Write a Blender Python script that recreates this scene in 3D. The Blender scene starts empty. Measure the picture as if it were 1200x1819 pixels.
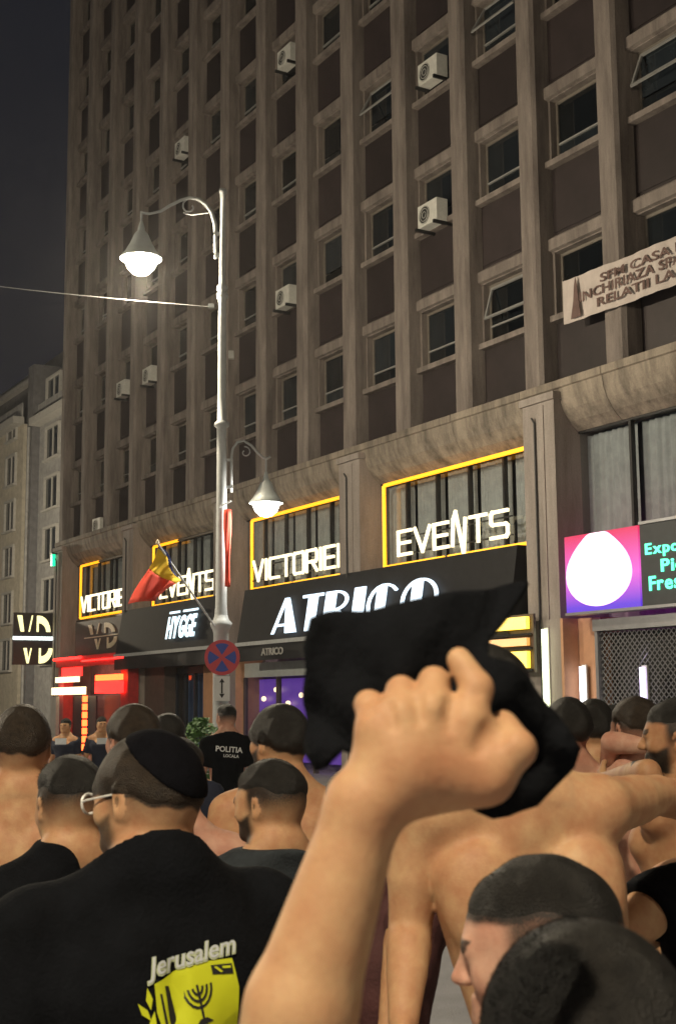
import bpy, bmesh, math, random
import numpy as np
from mathutils import Matrix, Vector
random.seed(7); rng = np.random.default_rng(7)
R = math.radians
sc = bpy.context.scene
C = sc.collection

# ------------------------------------------------------------------ camera
F_PX, CXP, CYP = 2349.0, 600.0, 909.5            # focal length in pixels of the 1200 x 1819 photograph
PITCH, ROLL, CAM_H = R(8.11), R(-0.49), 1.85
cam = bpy.data.cameras.new('camera'); camo = bpy.data.objects.new('camera', cam); C.objects.link(camo)
cam.sensor_fit = 'VERTICAL'; cam.sensor_height = 24; cam.lens = F_PX/1819*24
cam.dof.use_dof = True; cam.dof.focus_distance = 11; cam.dof.aperture_fstop = 7.5; cam.clip_start = .05; cam.clip_end = 2000
camo.matrix_world = Matrix.Translation((0, 0, CAM_H)) @ Matrix.Rotation(math.pi/2+PITCH, 4, 'X') @ Matrix.Rotation(ROLL, 4, 'Z')
sc.camera = camo
# ------------------------------------------------------------------ sky, moonlight, exposure
w = bpy.data.worlds.new('World'); sc.world = w; w.use_nodes = True
nt = w.node_tree; bg = nt.nodes['Background']
sky = nt.nodes.new('ShaderNodeTexSky'); sky.sky_type = 'NISHITA'; sky.sun_disc = False
sky.sun_elevation = R(-3); sky.sun_rotation = R(140); sky.air_density = 1.6; sky.dust_density = 4
hs = nt.nodes.new('ShaderNodeHueSaturation'); hs.inputs['Saturation'].default_value = .35
mx = nt.nodes.new('ShaderNodeMix'); mx.data_type = 'RGBA'; mx.inputs['Factor'].default_value = .75
mx.inputs['B'].default_value = (.24, .26, .36, 1)          # town glow on low cloud
nt.links.new(sky.outputs[0], hs.inputs['Color']); nt.links.new(hs.outputs[0], mx.inputs['A'])
nt.links.new(mx.outputs['Result'], bg.inputs['Color']); bg.inputs['Strength'].default_value = .055
sl = bpy.data.lights.new('moon', 'SUN'); sl.energy = .03; sl.angle = R(10); sl.color = (.8, .87, 1)
so = bpy.data.objects.new('moon', sl); C.objects.link(so); so.rotation_euler = (R(50), 0, R(140))
LAMP_W = 3600.0
sc.view_settings.view_transform = 'Standard'; sc.view_settings.look = 'None'
sc.view_settings.exposure = 0; sc.view_settings.gamma = 1; sc.view_settings.use_curve_mapping = False
sc.render.engine = 'CYCLES'
try:
    sc.cycles.use_denoising = True; sc.cycles.denoiser = 'OPENIMAGEDENOISE'
    sc.cycles.max_bounces = 4; sc.cycles.diffuse_bounces = 2; sc.cycles.glossy_bounces = 2; sc.cycles.transparent_max_bounces = 8; sc.cycles.use_adaptive_sampling = True; sc.cycles.adaptive_threshold = .03
    sc.cycles.sample_clamp_indirect = 4; sc.cycles.caustics_reflective = False; sc.cycles.caustics_refractive = False
except Exception: pass

# ------------------------------------------------------------------ pixels to places
cp, sp, cr, sr = math.cos(PITCH), math.sin(PITCH), math.cos(ROLL), math.sin(ROLL)
def ray(x, y):
    x -= CXP; y -= CYP
    x, y = cr*x+sr*y, -sr*x+cr*y
    X, V = x/F_PX, -y/F_PX
    return np.array([X, cp-V*sp, V*cp+sp])
def at(x, y, dist):                                   # the point seen at pixel (x, y), `dist` metres ahead
    r = ray(x, y); return r*(dist/r[1])+np.array([0, 0, CAM_H])
ANG, FD = R(30.5), 15.6                                # street direction and distance of the facade
dS = np.array([-math.sin(ANG), math.cos(ANG), 0]); nS = np.array([math.cos(ANG), math.sin(ANG), 0])
FROT = math.atan2(-dS[1], -dS[0])
def fac(x, y, off=0., D=FD):                           # pixel -> (local x, z) on the facade plane moved `off` to the street
    r = ray(x, y); t = (D-off)/(r@nS); p = r*t; return -float(p@dS), float(p[2]+CAM_H)
def FW(x, z, off=0., D=FD): q = -dS*x+nS*(D-off); return (float(q[0]), float(q[1]), z)

# ------------------------------------------------------------------ materials
def newmat(name):
    m = bpy.data.materials.new(name); m.use_nodes = True
    return m, m.node_tree, m.node_tree.nodes['Principled BSDF']
def mat(name, col, rough=.7, metal=0, var=.15, scale=6, bump=0., bscale=40, spec=.5, col2=None, randv=0., detail=5, stretch=None):
    m, t, b = newmat(name); N, L = t.nodes, t.links
    b.inputs['Roughness'].default_value = rough; b.inputs['Metallic'].default_value = metal
    b.inputs['Specular IOR Level'].default_value = spec
    tc = N.new('ShaderNodeTexCoord'); src = tc.outputs['Object']
    if stretch:
        mp = N.new('ShaderNodeMapping'); mp.inputs['Scale'].default_value = stretch
        L.new(src, mp.inputs[0]); src = mp.outputs[0]
    nz = N.new('ShaderNodeTexNoise'); nz.inputs['Scale'].default_value = scale; nz.inputs['Detail'].default_value = detail
    nz.inputs['Roughness'].default_value = .65
    L.new(src, nz.inputs['Vector'])
    rp = N.new('ShaderNodeValToRGB'); rp.color_ramp.elements[0].position = .3; rp.color_ramp.elements[1].position = .7
    c2 = col2 or tuple(min(1, c*(1+var)) for c in col); c1 = tuple(c*(1-var) for c in col) if not col2 else col
    rp.color_ramp.elements[0].color = (*c1, 1); rp.color_ramp.elements[1].color = (*c2, 1)
    L.new(nz.outputs['Fac'], rp.inputs[0]); out = rp.outputs[0]
    if randv:
        oi = N.new('ShaderNodeObjectInfo'); mr = N.new('ShaderNodeMapRange')
        mr.inputs[3].default_value = 1-randv; mr.inputs[4].default_value = 1+randv; L.new(oi.outputs['Random'], mr.inputs[0])
        vm = N.new('ShaderNodeVectorMath'); vm.operation = 'SCALE'; L.new(out, vm.inputs[0]); L.new(mr.outputs[0], vm.inputs['Scale']); out = vm.outputs[0]
    L.new(out, b.inputs['Base Color'])
    if bump:
        n2 = N.new('ShaderNodeTexNoise'); n2.inputs['Scale'].default_value = bscale; n2.inputs['Detail'].default_value = 6
        L.new(tc.outputs['Object'], n2.inputs['Vector'])
        bp = N.new('ShaderNodeBump'); bp.inputs['Strength'].default_value = bump; bp.inputs['Distance'].default_value = .02
        L.new(n2.outputs['Fac'], bp.inputs['Height']); L.new(bp.outputs[0], b.inputs['Normal'])
    return m
def emit(name, col, s, base=(.6, .6, .6)):
    m, t, b = newmat(name)
    b.inputs['Base Color'].default_value = (*base, 1); b.inputs['Emission Color'].default_value = (*col, 1)
    b.inputs['Emission Strength'].default_value = s; b.inputs['Roughness'].default_value = .4
    return m
def concrete(name, col, stain, streak=True):
    m, t, b = newmat(name); N, L = t.nodes, t.links
    b.inputs['Roughness'].default_value = .85
    tc = N.new('ShaderNodeTexCoord')
    oi = N.new('ShaderNodeObjectInfo'); ad = N.new('ShaderNodeVectorMath'); ad.operation = 'MULTIPLY_ADD'
    cb = N.new('ShaderNodeCombineXYZ'); L.new(oi.outputs['Random'], cb.inputs[0]); L.new(oi.outputs['Random'], cb.inputs[2])
    L.new(cb.outputs[0], ad.inputs[0]); ad.inputs[1].default_value = (37, 0, 11); L.new(tc.outputs['Object'], ad.inputs[2])
    mp = N.new('ShaderNodeMapping'); mp.inputs['Scale'].default_value = (2.4, 2.4, .35 if streak else 2.4); L.new(ad.outputs[0], mp.inputs[0])
    n1 = N.new('ShaderNodeTexNoise'); n1.inputs['Scale'].default_value = 1.3; n1.inputs['Detail'].default_value = 7; n1.inputs['Roughness'].default_value = .7
    L.new(mp.outputs[0], n1.inputs['Vector'])
    rp = N.new('ShaderNodeValToRGB'); e = rp.color_ramp.elements
    e[0].position, e[0].color = .33, (*stain, 1); e[1].position, e[1].color = .62, (*col, 1)
    L.new(n1.outputs['Fac'], rp.inputs[0])
    n2 = N.new('ShaderNodeTexNoise'); n2.inputs['Scale'].default_value = 35; n2.inputs['Detail'].default_value = 4; L.new(ad.outputs[0], n2.inputs['Vector'])
    mr = N.new('ShaderNodeMapRange'); mr.inputs[3].default_value = .78; mr.inputs[4].default_value = 1.2; L.new(n2.outputs['Fac'], mr.inputs[0])
    vm = N.new('ShaderNodeVectorMath'); vm.operation = 'SCALE'; L.new(rp.outputs[0], vm.inputs[0]); L.new(mr.outputs[0], vm.inputs['Scale'])
    L.new(vm.outputs[0], b.inputs['Base Color'])
    bp = N.new('ShaderNodeBump'); bp.inputs['Strength'].default_value = .35; bp.inputs['Distance'].default_value = .02
    L.new(n2.outputs['Fac'], bp.inputs['Height']); L.new(bp.outputs[0], b.inputs['Normal'])
    return m
def clear_glass(name, tint=(.8, .83, .85)):
    m, t, b = newmat(name); N, L = t.nodes, t.links
    tr = N.new('ShaderNodeBsdfTransparent'); tr.inputs[0].default_value = (*tint, 1)
    gl = N.new('ShaderNodeBsdfGlossy'); gl.inputs['Roughness'].default_value = .05
    fr = N.new('ShaderNodeFresnel'); fr.inputs[0].default_value = 1.5
    ms = N.new('ShaderNodeMixShader'); ge = N.new('ShaderNodeNewGeometry'); iv = N.new('ShaderNodeMath'); iv.operation = 'SUBTRACT'; iv.inputs[0].default_value = 1; L.new(ge.outputs['Backfacing'], iv.inputs[1]); mu = N.new('ShaderNodeMath'); mu.operation = 'MULTIPLY'; L.new(fr.outputs[0], mu.inputs[0]); L.new(iv.outputs[0], mu.inputs[1]); L.new(mu.outputs[0], ms.inputs[0]); L.new(tr.outputs[0], ms.inputs[1]); L.new(gl.outputs[0], ms.inputs[2])
    L.new(ms.outputs[0], N['Material Output'].inputs[0]); return m
M = {}
M['conc'] = concrete('concrete_pier', (.255, .219, .198), (.118, .098, .090))
M['conc2'] = concrete('concrete_cornice', (.31, .265, .215), (.10, .085, .072))
M['stone'] = concrete('column_stone', (.34, .30, .275), (.22, .19, .172))
M['brown'] = mat('spandrel_brown', (.032, .0235, .0245), .55, var=.25, scale=2, randv=.25, bump=.1, bscale=30)
M['wframe'] = mat('window_timber', (.16, .14, .12), .6, var=.2)
M['pane'] = mat('window_glass_dark', (.014, .018, .022), .06, var=.4, scale=1, randv=.7, spec=.7)
M['sash'] = mat('sash_metal', (.26, .26, .255), .4, var=.1)
M['white'] = mat('white_metal', (.62, .62, .58), .5, var=.12, scale=9)
M['black'] = mat('black_metal', (.014, .014, .015), .5, var=.2)
M['fan'] = mat('fan_black', (.03, .03, .03), .6)
M['pole'] = mat('pole_paint', (.40, .42, .43), .45, var=.12, scale=7, bump=.05)
M['grey'] = mat('grey_plaster', (.30, .30, .30), .85, var=.25, scale=2.5, bump=.15)
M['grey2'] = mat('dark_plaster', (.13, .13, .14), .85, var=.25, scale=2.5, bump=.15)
M['cream'] = mat('cream_plaster', (.48, .44, .36), .85, var=.2, scale=2.5, bump=.15)
M['trim'] = mat('pale_trim', (.42, .41, .39), .8, var=.15, scale=5)
M['curtain'] = mat('curtain_grey', (.62, .60, .57), .9, var=.15, scale=5)
M['awning'] = mat('awning_black', (.012, .012, .014), .75, var=.3, scale=5, bump=.15, bscale=60)
M['panelbrown'] = mat('sign_panel_brown', (.09, .07, .06), .6, var=.2)
M['orange'] = mat('orange_wall', (.52, .28, .16), .7, var=.12, scale=4, bump=.05)
M['shop'] = mat('shop_interior', (.22, .17, .22), .8, var=.3, scale=3)
M['door'] = mat('door_dark', (.03, .035, .045), .4, var=.2)
M['road'] = mat('road_paving', (.36, .36, .39), .55, var=.15, scale=3, bump=.3, bscale=60)
M['pave'] = mat('pavement_slab', (.30, .29, .28), .75, var=.15, scale=4, bump=.25)
M['kerb'] = mat('kerb_stone', (.36, .35, .33), .8, var=.15)
M['glass'] = clear_glass('shop_glass')
M['steel'] = mat('shutter_steel', (.42, .42, .44), .35, metal=.7, var=.1)
M['yneon'] = emit('neon_yellow', (1, .36, .0), 1.75, (.7, .6, .1))
M['wneon'] = emit('letter_warm_white', (1, .86, .52), 1.7)
M['cneon'] = emit('letter_cool_white', (.66, .84, 1), 1.6)
M['hneon'] = emit('letter_ice', (.62, .88, 1), 1.6)
M['vdneon'] = emit('letter_yellow_white', (1, .93, .42), 1.5)
M['vdbar'] = emit('bar_cool_white', (.85, 1, .98), 2.6)
M['gold'] = mat('gold_letter', (.78, .68, .48), .4, var=.1)
M['rneon'] = emit('neon_red', (1, .015, .012), 5.0, (.5, .02, .02))
M['rneon2'] = emit('neon_red_orange', (1, .10, .02), 6.0, (.5, .05, .02))
M['wstrip'] = emit('strip_peach', (1, .72, .38), 3.0)
M['redwall'] = mat('red_wall', (.42, .03, .03), .5, var=.2)
M['gneon'] = emit('green_lamp', (.0, .60, .28), 2.0, (.05, .4, .2))
M['led'] = emit('led_green', (.10, 1, .52), 2.2, (.1, .6, .4))
M['ledpanel'] = mat('led_panel', (.035, .04, .045), .5, var=.15)
M['ledwhite'] = emit('screen_white', (1, 1, 1), 1.5)
M['tubeg'] = emit('tube_greenish', (.93, 1, .62), 3.5)
M['tubew'] = emit('tube_white', (.95, .93, 1), 3.5)
M['tubep'] = emit('tube_violet', (.75, .62, 1), 2.5)
M['purple'] = emit('violet_panel', (.20, .07, .55), .55, (.2, .1, .4))
M['ysign'] = emit('yellow_lightbox', (1, .62, .02), 2.4)
M['ysign2'] = emit('amber_lightbox', (1, .42, .02), 1.0)
M['bulb'] = emit('lamp_glow', (1, .93, .62), 30)
M['bulb2'] = emit('lamp_glow_cool', (.97, 1, .9), 9)
M['shade'] = mat('lamp_shade', (.46, .50, .50), .45, var=.1)
M['flagy'] = mat('flag_yellow', (.80, .52, .02), .8, var=.1, scale=4)
M['flagr'] = mat('flag_red', (.70, .06, .03), .8, var=.12, scale=4)
M['flagb'] = mat('flag_blue', (.02, .04, .22), .8, var=.1)
M['signred'] = mat('sign_red', (.55, .04, .06), .5, var=.06)
M['signblue'] = mat('sign_blue', (.015, .05, .36), .5, var=.06)
M['signwhite'] = mat('sign_white', (.7, .7, .7), .5, var=.05)
M['ink'] = mat('ink_black', (.012, .012, .012), .6, var=.1)
M['banner'] = mat('banner_cloth', (.50, .44, .41), .85, var=.12, scale=3, bump=.1)
M['inkbr'] = mat('banner_ink', (.13, .08, .07), .8, var=.2)
M['leaf'] = mat('leaf_green', (.06, .14, .03), .6, var=.4, scale=12)
M['pot'] = mat('pot_clay', (.08, .07, .065), .7)
M['tee'] = mat('tee_black', (.0056, .0063, .0082), .95, var=.3, scale=14, bump=.25, bscale=120, spec=.12)
M['teegrey'] = mat('tee_charcoal', (.030, .036, .042), .85, var=.3, scale=14, bump=.25, bscale=120, spec=.25)
M['navy'] = mat('navy_cloth', (.012, .016, .035), .85, var=.2, bump=.2, bscale=100)
M['maroon'] = mat('maroon_cloth', (.075, .026, .026), .85, var=.25, bump=.2, bscale=100)
M['denim'] = mat('denim', (.035, .045, .075), .85, var=.25, scale=20, bump=.2, bscale=150)
M['shoe'] = mat('shoe_dark', (.03, .03, .032), .6)
M['kippah'] = mat('kippah_cloth', (.004, .004, .006), .95, var=.3, scale=60, bump=.3, bscale=250, spec=.1)
M['crest'] = mat('crest_yellow', (.62, .66, .012), .7, var=.06)
M['crestpale'] = mat('crest_pale', (.55, .60, .38), .7, var=.08)
M['whiteplastic'] = mat('white_plastic', (.75, .74, .70), .3, var=.03)
M['eye'] = mat('eye_dark', (.02, .015, .012), .15, var=.1)
M['hivis'] = mat('vest_white', (.62, .65, .68), .6)
M['bluecloth'] = mat('blue_cloth', (.16, .24, .45), .8)
def hairmat(name, col):
    return mat(name, col, .5, var=.45, scale=60, bump=.5, bscale=350, spec=.35, detail=3)
M['hair'] = hairmat('hair_black', (.014, .0125, .011)); M['hairbr'] = hairmat('hair_brown', (.028, .019, .012))
def skinmat(name, col):
    m, t, b = newmat(name); N, L = t.nodes, t.links
    b.inputs['Roughness'].default_value = .58; b.inputs['Specular IOR Level'].default_value = .32
    b.inputs['Subsurface Weight'].default_value = .12; b.inputs['Subsurface Radius'].default_value = (.012, .005, .003); b.inputs['Subsurface Scale'].default_value = 1
    tc = N.new('ShaderNodeTexCoord'); n1 = N.new('ShaderNodeTexNoise'); n1.inputs['Scale'].default_value = 7; n1.inputs['Detail'].default_value = 8; n1.inputs['Roughness'].default_value = .7
    L.new(tc.outputs['Object'], n1.inputs['Vector'])
    rp = N.new('ShaderNodeValToRGB'); e = rp.color_ramp.elements; e[0].position = .3; e[1].position = .72
    e[0].color = (col[0]*.78, col[1]*.60, col[2]*.56, 1); e[1].color = (col[0]*1.10, col[1]*1.14, col[2]*1.10, 1)
    L.new(n1.outputs['Fac'], rp.inputs[0])
    n3 = N.new('ShaderNodeTexNoise'); n3.inputs['Scale'].default_value = 420; n3.inputs['Detail'].default_value = 2; L.new(tc.outputs['Object'], n3.inputs['Vector'])
    at_ = N.new('ShaderNodeAttribute'); at_.attribute_name = 'stub'
    ml = N.new('ShaderNodeMath'); ml.operation = 'MULTIPLY_ADD'; ml.inputs[1].default_value = 1.5; ml.inputs[2].default_value = -.27; L.new(n3.outputs['Fac'], ml.inputs[0])
    mm = N.new('ShaderNodeMath'); mm.operation = 'MULTIPLY'; mm.use_clamp = True; L.new(at_.outputs['Fac'], mm.inputs[0]); mm.inputs[1].default_value = 1.0
    m3 = N.new('ShaderNodeMath'); m3.operation = 'MULTIPLY'; m3.use_clamp = True; L.new(mm.outputs[0], m3.inputs[0]); L.new(ml.outputs[0], m3.inputs[1])
    m4 = N.new('ShaderNodeMath'); m4.operation = 'MULTIPLY_ADD'; m4.use_clamp = True; L.new(m3.outputs[0], m4.inputs[0]); m4.inputs[1].default_value = .42
    m5 = N.new('ShaderNodeMath'); m5.operation = 'MULTIPLY'; L.new(mm.outputs[0], m5.inputs[0]); m5.inputs[1].default_value = .80; L.new(m5.outputs[0], m4.inputs[2])
    mx = N.new('ShaderNodeMix'); mx.data_type = 'RGBA'; L.new(m4.outputs[0], mx.inputs['Factor']); L.new(rp.outputs[0], mx.inputs['A']); mx.inputs['B'].default_value = (.022, .018, .015, 1)
    n4 = N.new('ShaderNodeTexNoise'); n4.inputs['Scale'].default_value = 22; n4.inputs['Detail'].default_value = 4; L.new(tc.outputs['Object'], n4.inputs['Vector'])
    r4 = N.new('ShaderNodeValToRGB'); r4.color_ramp.elements[0].position = .32; r4.color_ramp.elements[1].position = .68; r4.color_ramp.elements[0].color = (.88, .76, .74, 1); r4.color_ramp.elements[1].color = (1.0, 1.0, 1.0, 1); L.new(n4.outputs['Fac'], r4.inputs[0])
    mq = N.new('ShaderNodeMix'); mq.data_type = 'RGBA'; mq.blend_type = 'MULTIPLY'; mq.inputs['Factor'].default_value = 1; L.new(mx.outputs['Result'], mq.inputs['A']); L.new(r4.outputs[0], mq.inputs['B'])
    L.new(mq.outputs['Result'], b.inputs['Base Color'])
    n2 = N.new('ShaderNodeTexNoise'); n2.inputs['Scale'].default_value = 160; n2.inputs['Detail'].default_value = 5; L.new(tc.outputs['Object'], n2.inputs['Vector'])
    bp = N.new('ShaderNodeBump'); bp.inputs['Strength'].default_value = .18; bp.inputs['Distance'].default_value = .004
    L.new(n2.outputs['Fac'], bp.inputs['Height']); L.new(bp.outputs[0], b.inputs['Normal'])
    return m
M['skin'] = skinmat('skin_warm', (.62, .40, .225)); M['skinpink'] = skinmat('skin_pink', (.62, .39, .29)); M['skintan'] = skinmat('skin_tan', (.48, .29, .155))

# ------------------------------------------------------------------ mesh helpers
def link(name, me, m, parent=None, loc=None, rz=None, smooth=False):
    o = bpy.data.objects.new(name, me); C.objects.link(o)
    if m is not None and not me.materials: me.materials.append(M[m] if isinstance(m, str) else m)
    if parent: o.parent = parent
    if loc is not None: o.location = loc
    if rz is not None: o.rotation_euler[2] = rz
    if smooth: me.polygons.foreach_set('use_smooth', [True]*len(me.polygons))
    return o
def tag(o, label, cat, group=None, kind=None):
    if label: o['label'] = label
    if cat: o['category'] = cat
    if group: o['group'] = group
    if kind: o['kind'] = kind
    return o
def empty(name, label, cat, loc=(0, 0, 0), rz=0, group=None):
    o = bpy.data.objects.new(name, None); C.objects.link(o); o.location = loc; o.rotation_euler[2] = rz
    o.empty_display_size = .1
    return tag(o, label, cat, group)
class MB:
    def __init__(s): s.v = []; s.f = []
    def add(s, v, f):
        n = len(s.v); s.v += [tuple(map(float, p)) for p in v]; s.f += [tuple(i+n for i in q) for q in f]; return s
    def box(s, x0, x1, y0, y1, z0, z1):
        return s.add([(x0,y0,z0),(x1,y0,z0),(x1,y1,z0),(x0,y1,z0),(x0,y0,z1),(x1,y0,z1),(x1,y1,z1),(x0,y1,z1)],
                     [(3,2,1,0),(4,5,6,7),(0,1,5,4),(1,2,6,5),(2,3,7,6),(3,0,4,7)])
    def prism(s, poly, y0, y1):                       # polygon in x,z (counter-clockwise seen from -y) pushed along y
        n = len(poly); a = [(p[0], y0, p[1]) for p in poly]+[(p[0], y1, p[1]) for p in poly]
        return s.add(a, [tuple(range(n)), tuple(range(2*n-1, n-1, -1))]+[(i, n+i, n+(i+1) % n, (i+1) % n) for i in range(n)])
    def extrude_x(s, prof, x0, x1):                   # profile in y,z pushed along x
        n = len(prof); a = [(x0, *p) for p in prof]+[(x1, *p) for p in prof]
        return s.add(a, [tuple(range(n)), tuple(range(2*n-1, n-1, -1))]+[(i, n+i, n+(i+1) % n, (i+1) % n) for i in range(n)])
    def tube(s, pts, r, n=8, cap=True):
        pts = [Vector(p) for p in pts]; k = len(pts); rs = r if isinstance(r, (list, tuple)) else [r]*k
        V = []; up = None
        for i, p in enumerate(pts):
            t = (pts[min(i+1, k-1)]-pts[max(i-1, 0)]).normalized()
            if up is None: up = Vector((0, 0, 1)) if abs(t.z) < .9 else Vector((1, 0, 0))
            a = t.cross(up)
            if a.length < 1e-5: a = t.orthogonal()
            a.normalize(); b = t.cross(a).normalized(); up = -b if False else a.cross(t)
            V += [tuple(p+(a*math.cos(q)+b*math.sin(q))*rs[i]) for q in [2*math.pi*j/n for j in range(n)]]
        Fs = [(i*n+j, i*n+(j+1) % n, (i+1)*n+(j+1) % n, (i+1)*n+j) for i in range(k-1) for j in range(n)]
        if cap: Fs += [tuple(range(n-1, -1, -1)), tuple((k-1)*n+j for j in range(n))]
        return s.add(V, Fs)
    def lathe(s, prof, c=(0, 0, 0), n=20):            # profile (r,z) round the vertical axis
        k = len(prof); V = [(c[0]+r*math.cos(2*math.pi*j/n), c[1]+r*math.sin(2*math.pi*j/n), c[2]+z) for r, z in prof for j in range(n)]
        return s.add(V, [(i*n+j, i*n+(j+1) % n, (i+1)*n+(j+1) % n, (i+1)*n+j) for i in range(k-1) for j in range(n)])
    def mesh(s, name):
        me = bpy.data.meshes.new(name); me.from_pydata(s.v, [], s.f); me.update()
        bm = bmesh.new(); bm.from_mesh(me); bmesh.ops.recalc_face_normals(bm, faces=bm.faces); bm.to_mesh(me); bm.free()
        return me
    def build(s, name, m, parent=None, loc=None, rz=None, smooth=False):
        return link(name, s.mesh(name), m, parent, loc, rz, smooth)
def text_mesh(txt, bold=0., ext=.02, shear=0.):
    cu = bpy.data.curves.new('t', 'FONT'); cu.body = txt; cu.offset = bold; cu.extrude = ext; cu.resolution_u = 3; cu.shear = shear
    o = bpy.data.objects.new('t', cu); C.objects.link(o)
    dg = bpy.context.evaluated_depsgraph_get(); dg.update()
    me = bpy.data.meshes.new_from_object(o.evaluated_get(dg)); bpy.data.objects.remove(o)
    me.materials.clear()
    return me
def fit_mesh(me, x0, x1, z0, z1, y0, y1, slope=0.):    # lettering laid out in x,y -> stands in x,z; slope = rise per metre of x
    n = len(me.vertices); a = np.empty(n*3); me.vertices.foreach_get('co', a); a = a.reshape(-1, 3)
    mn, mxx = a.min(0), a.max(0); u = (a-mn)/np.maximum(mxx-mn, 1e-9)
    b = np.stack([x0+u[:, 0]*(x1-x0), y1+(y0-y1)*u[:, 2], z0+u[:, 1]*(z1-z0)], 1)
    b[:, 2] += slope*(b[:, 0]-x0)
    me.vertices.foreach_set('co', b.ravel()); me.update(); return me
def letters(parent, txt, x0, x1, z0, z1, y0, y1, m, bold=0., name='letter', slope=0.):
    ws = []
    mes = []
    for ch in txt:
        if ch == ' ': mes.append(None); ws.append(.35); continue
        me = text_mesh(ch, bold); mes.append(me)
        a = np.array([v.co[:] for v in me.vertices]); ws.append(float(np.ptp(a[:, 0]))); me['h0'] = float(a[:, 1].min()); me['h1'] = float(a[:, 1].max())
    gap = .09; tot = sum(ws)+gap*(len(ws)-1); k = (x1-x0)/tot
    lo = min(me['h0'] for me in mes if me); hi = max(me['h1'] for me in mes if me); x = x0
    for me, wd in zip(mes, ws):
        if me:
            a0 = z0+(me['h0']-lo)/(hi-lo)*(z1-z0); a1 = z0+(me['h1']-lo)/(hi-lo)*(z1-z0); dz = slope*(x-x0)
            fit_mesh(me, x, x+wd*k, a0+dz, a1+dz, y0, y1, slope); link(name, me, m, parent)
        x += (wd+gap)*k
STROKE = {'V': (.9, [[(0,1),(.45,0),(.9,1)]]), 'I': (.12, [[(.06,0),(.06,1)]]), 'C': (.85, [[(.85,1),(.08,1),(0,.9),(0,.1),(.08,0),(.85,0)]]),
 'T': (.85, [[(0,1),(.85,1)], [(.42,1),(.42,0)]]), 'O': (.85, [[(.08,1),(.77,1),(.85,.9),(.85,.1),(.77,0),(.08,0),(0,.1),(0,.9),(.08,1)]]),
 'R': (.85, [[(0,0),(0,1),(.77,1),(.85,.9),(.85,.55),(.77,.45),(.15,.45)], [(.45,.45),(.85,0)]]),
 'E': (.8, [[(.8,1),(0,1),(0,0),(.8,0)], [(0,.5),(.72,.5)]]), 'N': (.75, [[(0,0),(.06,1.05),(.2,1.35),(.62,-.42),(.74,1)]]),
 'S': (.85, [[(.85,1),(.08,1),(0,.9),(0,.6),(.08,.52),(.77,.48),(.85,.4),(.85,.1),(.77,0),(0,0)]])}
def stroke_word(parent, txt, x0, x1, z0, z1, y, m, th=.055, depth=.05):
    gap = .26; tot = sum(STROKE[c][0] for c in txt)+gap*(len(txt)-1); k = (x1-x0)/tot; x = x0; h = z1-z0
    for c in txt:
        mb = MB()
        for pl in STROKE[c][1]:
            P = [(x+p[0]*k, z0+p[1]*h) for p in pl]
            for (ax, az), (bx, bz) in zip(P, P[1:]):
                L = math.hypot(bx-ax, bz-az); ux, uz = (bx-ax)/L, (bz-az)/L; e = th*.5
                mb.prism([(ax-ux*e+uz*e, az-uz*e-ux*e), (bx+ux*e+uz*e, bz+uz*e-ux*e), (bx+ux*e-uz*e, bz+uz*e+ux*e), (ax-ux*e-uz*e, az-uz*e+ux*e)], y-depth*(1+.02*random.random()), y)
        mb.build('letter', m, parent); x += (STROKE[c][0]+gap)*k
def arc(cx, cz, rx, rz, a0, a1, n=14): return [(cx+rx*math.cos(R(a0+(a1-a0)*i/n)), cz+rz*math.sin(R(a0+(a1-a0)*i/n))) for i in range(n+1)]
def ring(cx, cz, rx, rz, a0, a1, t): return arc(cx, cz, rx, rz, a0, a1)+arc(cx, cz, rx-t, rz-t, a1, a0)
DECO = {'A': (.80, [[(0,0),(.06,0),(.38,1),(.32,1)], [(.34,1),(.44,1),(.80,0),(.46,0)], [(.12,.20),(.52,.20),(.50,.27),(.14,.27)]]),
 'T': (.62, [[(0,.92),(.62,.92),(.62,1),(0,1)], [(.19,0),(.45,0),(.45,.915),(.19,.915)]]),
 'R': (.72, [[(0,0),(.28,0),(.28,1),(0,1)], ring(.285,.73,.36,.27,-90,90,.06), [(.32,.46),(.44,.46),(.74,0),(.50,0)]]),
 'I': (.28, [[(0,0),(.28,0),(.28,1),(0,1)]]),
 'C': (.78, [ring(.42,.5,.42,.5,38,322,.055), [(.24,.10),(.34,.055),(.46,.05),(.46,.95),(.34,.945),(.24,.90)]]),
 'O': (.86, [ring(.43,.5,.43,.5,0,180,.055), ring(.43,.5,.43,.5,180,360,.055), [(.25,.10),(.35,.055),(.47,.05),(.47,.95),(.35,.945),(.25,.90)]]),
 'V': (.9, [[(0,1),(.26,1),(.52,0),(.42,0)], [(.80,1),(.86,1),(.52,.02),(.49,.1)]]), 'D': (.8, [[(0,0),(.10,0),(.10,1),(0,1)], ring(.12,.5,.64,.5,-90,90,.22)])}
def clip_poly(poly, z, keep_above):
    out = []
    for a, b in zip(poly, poly[1:]+poly[:1]):
        ia, ib = (a[1] >= z) == keep_above, (b[1] >= z) == keep_above
        if ia: out.append(a)
        if ia != ib: t = (z-a[1])/(b[1]-a[1]); out.append((a[0]+(b[0]-a[0])*t, z))
    return out
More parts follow.
